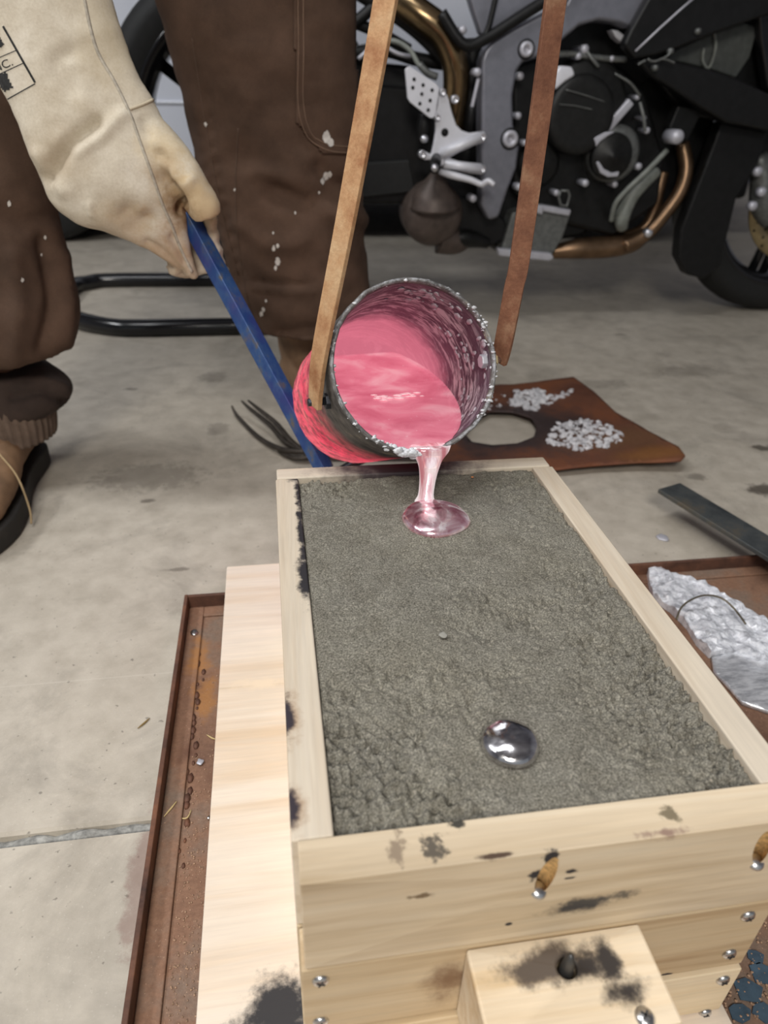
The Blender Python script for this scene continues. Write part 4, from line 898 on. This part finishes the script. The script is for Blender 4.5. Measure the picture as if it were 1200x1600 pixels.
slab('belly_fairing', [(1128, 190), (1200, 205), (1186, 255), (1152, 308), (1138, 365), (1126, 418), (1100, 436), (1074, 430), (1060, 402), (1064, 360), (1090, 292), (1110, 240)], 1.50, .04, M['black_plastic'], .006)
slab('fairing_tail', [(1180, -60), (1270, -60), (1270, 160), (1200, 140), (1188, 60)], 1.48, .03, M['black_gloss'], .006)
for px in (((1012, 92, 1.43), (1022, 96, 1.43), (1042, 88, 1.43), (1048, 80, 1.43)), ((1035, 92, 1.43), (1044, 94, 1.43), (1054, 98, 1.43)), ((997, 101, 1.43), (1003, 97, 1.43), (1009, 94, 1.43))): pipe('wire_clip', px, .0022, M['alloy_dull'], 10, 6)
for u, v in ((1048, 80), (1024, 106), (1091, 49)): disc('fairing_screw', u, v, 1.435, [(-.01, .006), (.003, .006), (.005, .0001)], M['alloy_dull'], None, 10)
# bulky inside so the bike is solid: tank and tail above the frame
bm = bmesh.new()
loft(bm, [[Vector((x+0*k, YB+ry*math.cos(6.2832*k/20), z+rz*math.sin(6.2832*k/20))) for k in range(20)] for x, ry, z, rz in ((-.35, .06, .92, .04), (-.1, .11, .86, .06), (.25, .12, .84, .08), (.45, .15, .88, .12), (.75, .15, .90, .13), (.95, .10, .90, .1))])
obj('tank_and_seat', bm, M['black_gloss'], bike, True)
# ================================================================== PADDOCK STAND
st_ = thing('paddock_stand', 'black tubular rear paddock stand on the concrete', 'stand', (-.5, 1.7, 0))
rt = .0195; Y0, Y1 = 1.472, 1.955
obj('tube_frame', T([(.05, Y0, rt), (-.3, Y0, rt), (-.42, Y0, rt), (-.49, Y0+.012, rt), (-.57, Y0+.06, rt+.004), (-.64, Y0+.15, rt+.004), (-.66, Y1-.1, rt+.004), (-.63, Y1-.03, rt), (-.57, Y1, rt), (-.3, Y1, rt), (.05, Y1, rt)], rt, 16, 90), M['black_gloss'], st_, True)
for y in (Y0, Y1): obj('upright', T([(-.02, y, rt), (-.1, YB+(.13 if y > YB else -.13), .25), (-.15, YB+(.11 if y > YB else -.11), RW.z-.01)], .013, 12, 10), M['black_gloss'], st_, True)
# ================================================================== WHITE CAR BEHIND
car = thing('white_car', 'white car parked behind the motorcycle, only its lower side showing', 'car', (-.2, 3.0, 0))
CY = 2.62
prof = [(-2.1, .42), (-2.08, .72), (-1.5, .88), (-.7, 1.0), (.2, 1.02), (1.2, 1.02), (1.9, .95), (2.05, .6), (2.0, .30), (1.58, .30)]
for i in range(9): a = math.pi*i/8; prof.append((1.25+.34*math.cos(a), .30+.34*math.sin(a)))
prof += [(.85, .24), (-.55, .24)]
WX = -.92
for i in range(9): a = math.pi*i/8; prof.append((WX+.34*math.cos(a), .30+.34*math.sin(a)))
prof += [(-1.35, .28)]
obj('body', PR([(x, CY, z) for x, z in prof], (0, 1.7, 0)), M['white_paint'], car, bevel=.04, seg=4)
obj('greenhouse', PR([(-.75, CY+.16, 1.0), (-.2, CY+.22, 1.42), (1.1, CY+.22, 1.44), (1.6, CY+.16, 1.0)], (0, 1.35, 0)), M['glass_dark'], car, bevel=.03)
obj('door_crease', T([(-.5, CY-.002, .455), (.9, CY-.002, .47)], .006, 8), M['white_paint'], car)
obj('sill', B(-.55, .88, CY+.02, CY+.1, .15, .25), M['black_plastic'], car, bevel=.01)
obj('underbody', B(-1.9, 1.9, CY+.12, CY+1.6, .16, .3), M['black_plastic'], car, bevel=.02)
for x in (WX, 1.25):
    for y in (CY+.11, CY+1.58):
        c_ = (x, y, .305)
        t = obj('car_tyre', LA([(-.1, .2), (-.1, .27), (-.08, .3), (.08, .3), (.1, .27), (.1, .2)], c_, (0, 1, 0), 48), M['rubber'], car, True)
        obj('wheel_rim', LA([(-.085, .0001), (-.09, .05), (-.07, .12), (-.09, .185), (-.1, .2), (-.06, .2)], c_, (0, 1, 0), 40, cap=False), M['alloy_dull'], t, True)
# ================================================================== PERSON
def to_px(p):
    q = MROT.transposed() @ (Vector(p)-CAM); return (600+FPX*q.x/-q.z, 800-FPX*q.y/-q.z)
def ring_px(l, r, ratio, axis_hint, n=28, sq=1.0):
    """elliptical section whose left/right extremes are the places l and r"""
    c = (l+r)/2; a = (r-l)/2; b = axis_hint.normalized().cross(a.normalized()).normalized()*a.length*ratio
    out = []
    for k in range(n):
        t = 2*math.pi*k/n; ct, s_ = math.cos(t), math.sin(t)
        out.append(c+a*math.copysign(abs(ct)**sq, ct)+b*math.copysign(abs(s_)**sq, s_))
    return out
def px_loft(bm, rows, n_out, seg=28, sq=1.0):
    """rows: (ul,vl,ur,vr,y,ratio)"""
    S = spline(rows, n_out); L = [at_y(s[0], s[1], s[4]) for s in S]; R = [at_y(s[2], s[3], s[4]) for s in S]
    Cn = [(a+b)/2 for a, b in zip(L, R)]; rings = []
    for i, s in enumerate(S):
        ax = Cn[min(i+1, len(S)-1)]-Cn[max(i-1, 0)]
        rings.append(ring_px(L[i], R[i], s[5], ax, seg, sq))
    loft(bm, rings)
    return rings
def fuse(o, vox, smooth=4):
    r = o.modifiers.new('fuse', 'REMESH'); r.mode = 'VOXEL'; r.voxel_size = vox
    if smooth: s = o.modifiers.new('relax', 'SMOOTH'); s.factor = .5; s.iterations = smooth
    return bake(o)
def sculpt(o, strokes, nz=None):
    """press folds into / pull ridges out of the visible side: (pixel polyline, width px, amount m)"""
    me = o.data; segs = []
    for px, wd, am in strokes:
        P = spline(px, max(8, len(px)*5)); segs.append((P, wd, am, min(p[0] for p in P)-3*wd, max(p[0] for p in P)+3*wd, min(p[1] for p in P)-3*wd, max(p[1] for p in P)+3*wd))
    no = [v.normal.copy() for v in me.vertices]
    for v, nn in zip(me.vertices, no):
        d = 0
        if nz: d += nz(v.co)
        if nn.dot(CAM-v.co) > 0:
            u, w_ = to_px(v.co)
            for P, wd, am, x0, x1, y0, y1 in segs:
                if x0 < u < x1 and y0 < w_ < y1:
                    q = min((u-a)**2+(w_-b)**2 for a, b in P)
                    d += am*math.exp(-q/wd**2)
        v.co += nn*d
    me.update()
person = thing('person', 'person in brown work trousers and boots, tan gauntlet gripping the blue rod', 'person', (-.3, .9, 0))
m = NT('duck_canvas', .88, 0, .25); q = m.noise(14, 5, .6); q2 = m.noise(700, 2, .6)
c = m.ramp(q, [(.3, srgb(70, 54, 44)), (.7, srgb(98, 77, 64))])
m.col(m.mix(.35, c, m.ramp(q2, [(.3, (.62, .6, .58)), (.65, (1, 1, 1))]), 'MULTIPLY')); m.bump(q2, .3, .0006); M['canvas'] = m.m
bm = bmesh.new()
px_loft(bm, [(205, -330, 560, -330, .91, .75), (225, -120, 556, -120, .92, .7), (240, 0, 556, 0, .93, .68), (268, 100, 560, 100, .94, .68), (294, 200, 564, 200, .955, .7), (320, 300, 566, 300, .97, .75), (352, 400, 572, 400, .985, .8), (378, 470, 580, 470, .99, .82), (398, 512, 588, 515, .99, .82)], 50)
px_loft(bm, [(-190, -330, 70, -330, .80, .8), (-180, -100, 62, -100, .78, .8), (-170, 60, 62, 60, .77, .8), (-160, 170, 68, 170, .765, .8), (-150, 300, 88, 300, .765, .8), (-145, 400, 104, 400, .77, .8), (-145, 480, 124, 480, .77, .8), (-140, 530, 122, 520, .77, .8), (-130, 562, 100, 548, .77, .8)], 50)
# pelvis above the frame, joining both legs
lh = at_y(-60, -330, .80); rh = at_y(382, -330, .91)
for a, r0 in ((lh, .088), (rh, .12)):
    tube(bm, [a+Vector((0, 0, -.03)), a*.6+Vector((-.31, .89, .93))*.4, Vector((-.31, .89, .98))], [r0, .125, .15], 24, 14)
rg = [[Vector((-.31+rx*math.cos(6.2832*k/28), .89+ry*math.sin(6.2832*k/28), z)) for k in range(28)] for z, rx, ry in ((.84, .10, .07), (.90, .17, .12), (.98, .19, .135), (1.06, .18, .13))]
loft(bm, rg)
tr = obj('trousers', bm, M['canvas'], person); fuse(tr, .0065, 3)
def cl(co): return .0045*fbm((co.x*5, co.y*5, co.z*9), 1.0, 3)+.0025*fbm((co.x*14, co.y*10, co.z*30), 1, 3)
sculpt(tr, [([(500, 262), (520, 285), (560, 290)], 12, -.012), ([(430, 300), (490, 312), (555, 300)], 16, -.010), ([(400, 268), (450, 285), (520, 330), (565, 345)], 14, .009), ([(380, 240), (430, 300), (480, 318)], 22, -.008),
            ([(398, 440), (440, 443), (485, 446)], 4, -.006), ([(398, 448), (440, 452), (485, 454)], 6, .003), ([(440, 525), (480, 518), (520, 520)], 13, -.012), ([(300, 150), (330, 300), (365, 440)], 7, .003), ([(320, 150), (345, 300), (378, 440)], 8, -.004), ([(370, 350), (420, 380), (470, 378)], 14, .006),
            ([(70, 380), (85, 470), (70, 545)], 14, -.012), ([(20, 400), (30, 480), (20, 560)], 16, .007), ([(100, 400), (112, 480), (108, 540)], 9, .006), ([(0, 330), (40, 350), (85, 340)], 14, -.006)], cl)
tree = bvh(tr)
bm = bmesh.new(); patch(bm, tree, [(458, -30), (640, -30), (640, 240), (504, 240), (462, 190)], .0022, 4)
pk = obj('pocket', bm, M['canvas'], person, True); md = pk.modifiers.new('s', 'SOLIDIFY'); md.thickness = .0025; md.offset = 0
bm = bmesh.new()
for off in (0, 8):
    seam(bm, tree, [(464+off, -20), (465+off, 60), (468+off, 185-off*.2), (508+off*.5, 234-off), (600, 236-off)], .0009, 60, .004, 5)
tag(obj('pocket_stitching', bm, simple('thread', srgb(112, 90, 74), .9), person, True), 'double row of brown pocket stitching')
bm = bmesh.new()
seam(bm, tree, [(372, 200), (368, 300), (375, 400), (398, 500), (440, 548)], .0012, 40, .0, 5); seam(bm, tree, [(300, 60), (322, 200), (345, 320), (372, 430)], .0010, 40, .0, 5)
obj('side_seam', bm, simple('seam_thread', srgb(84, 66, 54), .9), person, True)
for k, (u, v, r) in enumerate(((508, 213, .0085), (514, 222, .006), (509, 275, .006), (515, 272, .0045), (503, 283, .004), (428, 388, .0038), (434, 384, .003), (434, 408, .0055), (431, 418, .003), (409, 490, .004), (412, 483, .003), (427, 364, .002), (461, 333, .002), (367, 296, .002), (322, 194, .003), (14, 318, .004), (34, 437, .003), (70, 370, .003), (64, 398, .0025), (416, 470, .002), (498, 300, .002))):
    bm = bmesh.new(); n = 9
    patch(bm, tree, [(u+r*1150*(.8+.5*random.random())*math.cos(6.283*j/n)*.6, v+r*1150*(.8+.5*random.random())*math.sin(6.283*j/n)) for j in range(n)], .0012 if not (u > 458 and v < 240) else .005, 1.2)
    if len(bm.faces): obj('paint_speck', bm, simple('paint_speck', srgb(206, 202, 196), .7) if k == 0 else bpy.data.materials['paint_speck'], person)
    else: bm.free()
# inner hem, knit cuff
bm = bmesh.new(); px_loft(bm, [(-100, 570, 70, 568, .79, .7), (-100, 605, 108, 598, .79, .75), (-98, 630, 110, 622, .79, .8), (-90, 648, 92, 640, .79, .8)], 16)
ih = obj('inner_hem', bm, simple('dark_canvas', srgb(58, 46, 40), .95, 0, .3, 30, .2, 600), person); fuse(ih, .005, 3); sculpt(ih, [([(20, 620), (70, 612), (105, 632)], 8, -.01), ([(0, 600), (50, 590), (100, 606)], 7, .006)], lambda p: .004*fbm(p, 18, 2))
bm = bmesh.new(); rings = []; NK = 120
for i, (z, r) in enumerate(spline([(.135, .062), (.115, .066), (.09, .066), (.068, .062)], 12)):
    rings.append([Vector((-.5+(r+.0016*(1 if k % 3 else -1.2))*math.cos(6.2832*k/NK), .785+(r*1.02+.0016*(1 if k % 3 else -1.2))*math.sin(6.2832*k/NK), z)) for k in range(NK)])
loft(bm, rings); obj('knit_cuff', bm, simple('knit', srgb(104, 88, 76), .95, 0, .25, 60, .4, 900), person, True)
# boots
M['boot'] = simple('boot_leather', srgb(122, 95, 70), .7, 0, .35, 22, .25, 300); M['sole'] = simple('boot_sole', (.02, .018, .016), .75, 0, .3)
def boot(cx, cy, name_mat, yaw):
    R_ = Matrix.Translation((cx, cy, 0)) @ Matrix.Rotation(yaw, 4, 'Z')
    bm = bmesh.new(); rings = []
    # foot: slices from heel (y=+) to toe (y=-), local coords, ankle at 0
    for y, hw, h, zb in spline([(.062, .02, .06, .03), (.055, .036, .085, .026), (.02, .043, .105, .024), (-.05, .043, .10, .024), (-.11, .050, .082, .022), (-.17, .052, .066, .022), (-.215, .043, .056, .024), (-.240, .02, .042, .028)], 26):
        rings.append([Vector((hw*math.copysign(abs(math.cos(6.2832*k/24))**.8, math.cos(6.2832*k/24)), y, zb+(h-zb)*.5+(h-zb)*.5*math.sin(6.2832*k/24))) for k in range(24)])
    loft(bm, rings)
    loft(bm, [[Vector((r*math.cos(6.2832*k/24), .008+r*1.15*math.sin(6.2832*k/24)+dy, z)) for k in range(24)] for z, r, dy in ((.05, .042, 0), (.10, .045, .002), (.15, .050, .006), (.2, .054, .008))])
    bm.transform(R_); up = obj('boot', bm, name_mat, person); fuse(up, .005, 3)
    sculpt(up, [], lambda p: .0018*fbm(p, 30, 3))
    ol = spline([(.055, -.03), (.03, -.046), (-.05, -.044), (-.12, -.055), (-.18, -.057), (-.23, -.038), (-.248, 0), (-.23, .038), (-.18, .057), (-.12, .055), (-.05, .044), (.03, .046), (.055, .03), (.066, 0), (.055, -.03)], 60)[:-1]
    bm = bmesh.new(); prism(bm, [Vector((x, y, .001)) for y, x in ol], Vector((0, 0, .029))); bm.transform(R_)
    obj('sole', bm, M['sole'], up, bevel=.003)
    bm = bmesh.new()
    for i in range(5):
        y = -.055-i*.022; h = .106-i*.0085
        tube(bm, [Vector((-.024, y, h-.008)), Vector((0, y-.006, h+.002)), Vector((.024, y, h-.008))], .0022, 6, 8)
    tube(bm, [Vector((.03, -.10, .082)), Vector((.052, -.12, .058)), Vector((.064, -.14, .022)), Vector((.067, -.155, .006))], .0014, 6, 20)
    bm.transform(R_); obj('lace', bm, simple('lace', srgb(160, 138, 104), .9) if 'lace' not in bpy.data.materials else bpy.data.materials['lace'], up, True)
boot(-.512, .79, M['boot'], .0); boot(-.062, 1.03, M['boot'], .25)
# jacket and sleeve above the frame
bm = bmesh.new()
loft(bm, [[Vector((-.31+dx+rx*math.cos(6.2832*k/28), .89+dy+ry*math.sin(6.2832*k/28), z)) for k in range(28)] for z, rx, ry, dx, dy in ((.98, .2, .145, 0, 0), (1.1, .195, .14, 0, -.02), (1.3, .22, .14, 0, -.06), (1.42, .2, .11, 0, -.09), (1.47, .08, .07, 0, -.1))])
gt = at_y(40, -150, .655)
tube(bm, [Vector((-.48, .80, 1.40)), Vector((-.53, .74, 1.2)), Vector((-.50, .69, 1.0)), gt*.4+Vector((-.50, .69, 1.0))*.6, gt], [.08, .07, .064, .058, .05], 20, 20)
tube(bm, [Vector((-.14, .80, 1.40)), Vector((-.04, .70, 1.22)), Vector((.01, .52, 1.08))], [.08, .066, .055], 20, 14)
jk = obj('jacket', bm, simple('jacket', srgb(62, 58, 54), .9, 0, .2, 20, .2, 500), person); fuse(jk, .012, 4)
# ---- gauntlet
m = NT('suede', .9, 0, .2); q = m.noise(16, 5, .6); q2 = m.noise(420, 3, .65); q3 = m.noise(40, 5, .65)
c = m.ramp(q, [(.3, srgb(184, 172, 152)), (.55, srgb(206, 197, 180)), (.75, srgb(220, 213, 200))])
c = m.mix(.3, c, m.ramp(q2, [(.3, (.62, .58, .52)), (.62, (1, 1, 1))]), 'MULTIPLY')
gy = .63
for (u, v, r, k, col) in ((318, 320, .045, .85, srgb(190, 166, 128)), (270, 400, .045, .8, srgb(166, 138, 108)), (286, 322, .02, .9, srgb(120, 90, 60)), (210, 345, .03, .4, srgb(176, 146, 108)), (262, 240, .03, .45, srgb(202, 178, 134)), (190, 60, .05, .4, srgb(176, 160, 128)), (262, 262, .02, .6, srgb(150, 122, 90)), (105, 240, .03, .5, srgb(160, 142, 118))):
    P = at_y(u, v, gy); c = m.mix(m.math('MULTIPLY', m.blob((P.x, P.y-.02, P.z), (r, r*3, r), .9, .4, 40), k), c, col)
m.col(c); m.bump(q2, .35, .0006); M['suede'] = m.m
bm = bmesh.new()
px_loft(bm, [(-120, -150, 130, -190, .66, .5), (-85, -40, 152, -95, .655, .48), (-48, 45, 172, -20, .65, .46), (-12, 112, 190, 45, .645, .45), (14, 165, 212, 108, .64, .45), (36, 217, 240, 155, .635, .45), (56, 264, 264, 202, .63, .45), (80, 314, 284, 250, .628, .46), (120, 350, 292, 296, .627, .5), (172, 363, 292, 335, .627, .55), (222, 386, 297, 372, .627, .6), (262, 412, 303, 408, .627, .75), (300, 438, 313, 434, .628, .9)], 56, 32)
tube(bm, [at_y(238, 212, .628), at_y(268, 250, .618), at_y(298, 290, .610), at_y(318, 322, .607), at_y(325, 338, .608)], [.020, .0205, .0195, .0182, .0150], 20, 22)
# four fingers closed round the rod, far side
for i, (u, v) in enumerate(((296, 352), (300, 376), (304, 400), (308, 422))):
    pr_ = at_y(u, v, .632)
    tube(bm, [at_y(u-42, v-6, .636), pr_+Vector((-.012, .016, -.002)), pr_+Vector((.008, .024, 0)), pr_+Vector((.022, .012, .004)), pr_+Vector((.020, -.004, .006))], [.0105, .0105, .0098, .009, .0075], 14, 16)
gl = obj('gauntlet', bm, M['suede'], person); fuse(gl, .0032, 4)
sculpt(gl, [([(150, 195), (125, 215), (95, 245), (80, 275)], 13, -0.0090), ([(190, 180), (150, 215), (120, 235)], 12, 0.0045), ([(268, 292), (282, 315), (284, 328)], 7, -0.0120), ([(200, 335), (215, 350), (230, 345)], 16, -0.0075), ([(250, 240), (262, 255), (258, 280)], 8, -0.0045), ([(225, 190), (232, 210)], 8, -0.0030), ([(262, 262), (285, 290), (300, 280)], 8, 0.0030), ([(140, 320), (143, 335)], 5, 0.0030), ([(230, 380), (255, 395), (285, 425)], 6, -0.0045), ([(270, 370), (290, 410)], 6, -0.0045), ([(60, 240), (85, 280), (100, 300)], 10, 0.0045), ([(110, 80), (90, 100), (110, 140)], 14, -0.0030)],
       lambda p: .0020*fbm(p, 24, 3)+.0004*fbm(p, 70, 2))
gt_ = bvh(gl)
bm = bmesh.new(); seam(bm, gt_, [(128, -40), (132, 0), (150, 75), (180, 130), (203, 178), (220, 225), (240, 280), (254, 320), (268, 352), (284, 392), (300, 425)], .0017, 90, -.0002, 6)
tag(obj('seam', bm, simple('seam_welt', srgb(168, 160, 146), .9, 0, .3, 200), gl, True), 'long raised welt seam along the gauntlet')
bm = bmesh.new(); seam(bm, gt_, [(203, 171), (222, 164), (243, 154)], .0014, 16, .0004, 6); obj('cuff_edge', bm, simple('welt2', srgb(180, 168, 146), .9), gl, True)
# stamped print
ink = simple('stamp_ink', (.02, .02, .02), .9, 0, .6, 300)
bm = bmesh.new()
def inkline(a, b, wd):
    n = max(1, int(math.hypot(b[0]-a[0], b[1]-a[1])/4)); dx, dy = b[0]-a[0], b[1]-a[1]; L_ = math.hypot(dx, dy); nx, ny = -dy/L_*wd/2, dx/L_*wd/2
    prev = None
    for i in range(n+1):
        x, y = a[0]+dx*i/n, a[1]+dy*i/n; p = surf_pt(gt_, x+nx, y+ny, .0004); q_ = surf_pt(gt_, x-nx, y-ny, .0004)
        if p is None or q_ is None: prev = None; continue
        cur = (bm.verts.new(p), bm.verts.new(q_))
        if prev: bm.faces.new((prev[0], prev[1], cur[1], cur[0]))
        prev = cur
inkline((5, 41), (55, 129), 3.4); inkline((55, 131), (12, 155), 1.8); inkline((-10, 94), (25, 79), 1.4); inkline((-14, 122), (36, 99), 1.5)
patch(bm, gt_, [(-22, 124), (9, 112), (21, 137), (-10, 152)], .0004, 3); patch(bm, gt_, [(-20, 70), (0, 58), (7, 70), (-12, 82)], .0004, 2)
cu = bpy.data.curves.new('stamp', 'FONT'); cu.body = 'INC.'; cu.size = 1; to = bpy.data.objects.new('stamp', cu); C.objects.link(to)
bpy.context.view_layer.update(); tm = bpy.data.meshes.new_from_object(to.evaluated_get(bpy.context.evaluated_depsgraph_get()))
tb_ = bmesh.new(); tb_.from_mesh(tm); bmesh.ops.subdivide_edges(tb_, edges=tb_.edges, cuts=2)
lost = []
for v in tb_.verts:
    x, y = v.co.x*19.5, v.co.y*19.5
    p = surf_pt(gt_, -13+x*.92-y*.42, 116-x*.385-y*.86, .0004)
    if p: v.co = p
    else: lost.append(v)
bmesh.ops.delete(tb_, geom=lost, context='VERTS')
tm2 = bpy.data.meshes.new('t2'); tb_.to_mesh(tm2); tb_.free(); bm.from_mesh(tm2)
bpy.data.objects.remove(to); bpy.data.meshes.remove(tm)
tag(obj('stamp_print', bm, ink, gl), 'black stamped lettering INC. in a ruled box')
